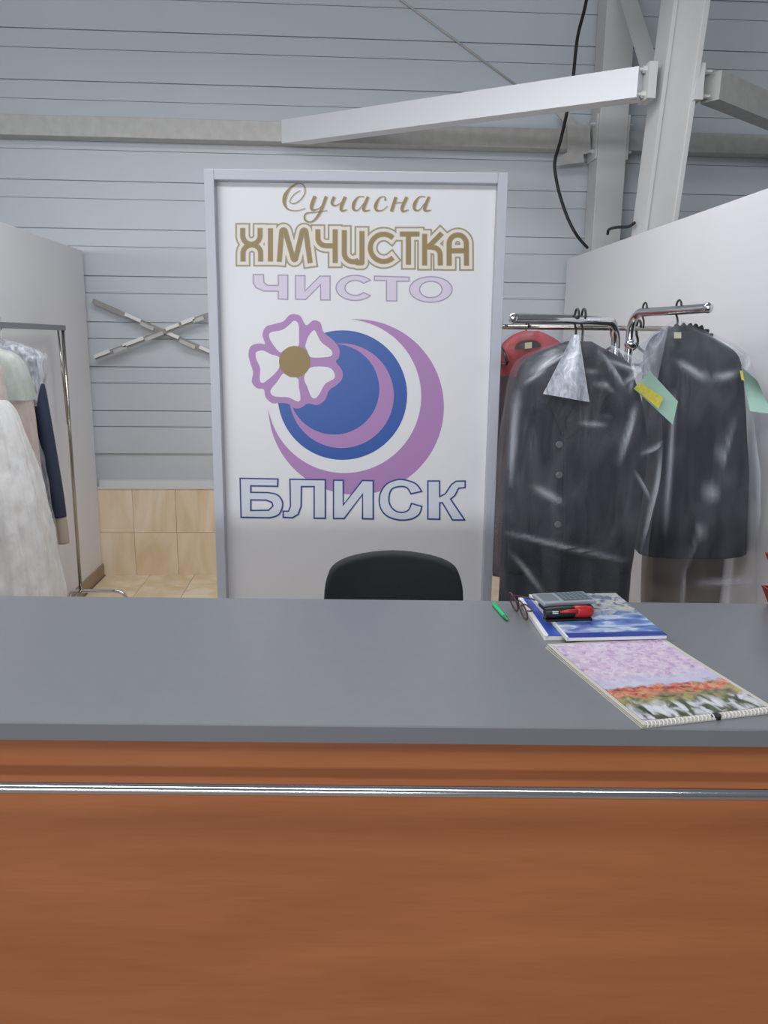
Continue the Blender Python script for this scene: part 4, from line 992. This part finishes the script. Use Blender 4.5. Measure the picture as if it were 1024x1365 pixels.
for i in range(6):
    for j in range(5):
        if i == j == 0: continue
        q = kb.copy(); C.objects.link(q); q.location = (-0.004+i*0.0103, -0.018+j*0.0098, 0.0096)
sp_ = at_z(758, 826, ZM)
stp = thing('stapler', 'black and red stapler lying on the magazine in front of the wallet', 'stapler', (sp_.x, sp_.y, ZM), rr_+0.03)
m_sred = mat('stapler_red', (176, 36, 36), 0.35)
MB().box((-0.050, -0.011, 0), (0.046, 0.011, 0.005), bev=0.0015).build('base', m_black, stp)
bd_ = MB().tube(crom([(-0.050, 0, 0.015), (-0.02, 0, 0.0165), (0.012, 0, 0.0165)], 5), [0.0105, 0.011, 0.0115, 0.0117, 0.012, 0.012, 0.012, 0.012, 0.012, 0.0118, 0.0115], 18).build('body', m_black, stp); smooth_angle(bd_, 50)
gr_ = MB().tube([(0.010, 0, 0.0165), (0.02, 0, 0.0165), (0.036, 0, 0.016), (0.045, 0, 0.0155), (0.049, 0, 0.015), (0.0505, 0, 0.015)], [0.0119, 0.0125, 0.0125, 0.0110, 0.0070, 0.002], 18).build('red_grip', m_sred, stp, smooth=True)
MB().tube([(-0.022, -0.0105, 0.020), (-0.005, -0.0112, 0.0215), (0.014, -0.0105, 0.021)], [0.002, 0.004, 0.0045], 10).build('red_stripe', m_sred, stp, smooth=True)
for z in (0.0175, 0.0205): MB().box((-0.038, -0.0118, z), (-0.026, -0.0098, z+0.0014)).build('print_bar', m_white, stp)

# green pen
g0, g1 = at_z(658, 805, CT+0.004), at_z(677, 827, CT+0.004); gd = (g1-g0); m_green = mat('green_pen', (36, 190, 120), 0.35)
pn = thing('green_pen', 'bright green pen lying by itself near the back edge of the counter', 'pen', (g0.x, g0.y, CT), math.atan2(gd.y, gd.x)); L_ = gd.length
b_ = MB().tube([(0.0, 0, 0.0045), (0.004, 0, 0.0045), (L_*0.78, 0, 0.0045)], [0.0036, 0.0045, 0.0045], 14).build('barrel', m_green, pn); smooth_angle(b_)
t_ = MB().tube([(L_*0.78, 0, 0.0045), (L_*0.86, 0, 0.0045), (L_*0.97, 0, 0.0045), (L_, 0, 0.0045)], [0.0045, 0.0042, 0.0016, 0.0008], 14).build('tip', mat('green_pen_dark', (20, 130, 84), 0.35), pn); smooth_angle(t_)
MB().box((0.002, -0.0013, 0.0088), (L_*0.3, 0.0013, 0.0102)).build('clip', m_green, pn)

# eyeglasses
m_tort = mat('tortoise_brown', (74, 44, 42), 0.3, var=0.3, vscale=120)
gm = bpy.data.materials.new('tinted_lens'); gm.use_nodes = True; nt = gm.node_tree
for n in list(nt.nodes): nt.nodes.remove(n)
o_ = nt.nodes.new('ShaderNodeOutputMaterial'); mx = nt.nodes.new('ShaderNodeMixShader'); mx.inputs[0].default_value = 0.12; tr = nt.nodes.new('ShaderNodeBsdfTransparent'); tr.inputs[0].default_value = (0.86, 0.8, 0.8, 1); gl = nt.nodes.new('ShaderNodeBsdfGlossy'); gl.inputs[1].default_value = 0.05
nt.links.new(tr.outputs[0], mx.inputs[1]); nt.links.new(gl.outputs[0], mx.inputs[2]); nt.links.new(mx.outputs[0], o_.inputs[0])
e0, e1_ = at_z(676, 811, CT), at_z(692, 821, CT); ed = e1_-e0
eg = thing('eyeglasses', 'brown framed eyeglasses lying between the green pen and the notebook', 'eyeglasses', (e0.x+0.002, e0.y, CT), math.atan2(ed.y, ed.x)-0.15)
for k, sx in enumerate((0.020, 0.074)):
    rim = [(sx+0.023*math.cos(a), 0.004-0.006*math.sin(a), 0.021+0.019*math.sin(a)) for a in [2*PI*q/26 for q in range(26)]]
    r_ = MB().tube(rim, 0.0017, 8, closed=True).build('rim', m_tort, eg, smooth=True)
    mesh_obj('lens', rim, [tuple(range(26))], gm, r_)
MB().tube(crom([(0.042, 0.002, 0.027), (0.047, 0.001, 0.031), (0.052, 0.002, 0.027)], 4), 0.0016, 8).build('bridge', m_tort, eg, smooth=True)
MB().tube(crom([(-0.003, 0.004, 0.027), (-0.004, 0.020, 0.026), (0.010, 0.060, 0.018), (0.022, 0.085, 0.004)], 5), 0.0018, 8).build('temple', m_tort, eg, smooth=True)
MB().tube(crom([(0.097, 0.004, 0.027), (0.098, 0.012, 0.026), (0.080, 0.020, 0.024), (0.040, 0.024, 0.020), (0.010, 0.028, 0.010), (0.0, 0.03, 0.003)], 5), 0.0018, 8).build('temple', m_tort, eg, smooth=True)

# red two-tier letter tray at the right end
q0 = at_z(1030, 818, CT); m_tray = mat('red_tray_plastic', (142, 28, 30), 0.35)
tr_ = thing('letter_tray', 'red two tier letter tray at the right end of the counter', 'tray', (q0.x+0.138, q0.y-0.012, CT), CROT)
for z in (0.0, 0.075):
    mb = MB(); a, b, h, fl_ = 0.115, 0.075, 0.042, 0.020
    bo = [(-a, -b), (a, -b), (a, b), (-a, b)]; to = [(-a-fl_, -b-fl_*0.3), (a+fl_, -b-fl_*0.3), (a+fl_, b), (-a-fl_, b)]
    sh = 0.004
    v = [(x, y, z) for x, y in bo]+[(x, y, z+h) for x, y in to]+[(x*(1-sh/abs(x)), y*(1-sh/abs(y)), z+h) for x, y in to]+[(x*(1-sh/abs(x)), y*(1-sh/abs(y)), z+0.003) for x, y in bo]
    f = [(3, 2, 1, 0)]+[(i, (i+1) % 4, (i+1) % 4+4, i+4) for i in range(4)]+[(i+4, (i+1) % 4+4, (i+1) % 4+8, i+8) for i in range(4)]+[(i+8, (i+1) % 4+8, (i+1) % 4+12, i+12) for i in range(4)]+[(12, 13, 14, 15)]
    mesh_obj('tray_tier', v, f, m_tray, tr_)
for sx in (-1, 1):
    MB().box((sx*0.10-0.006, 0.060, 0.003), (sx*0.10+0.006, 0.070, 0.076)).build('support_post', m_tray, tr_)
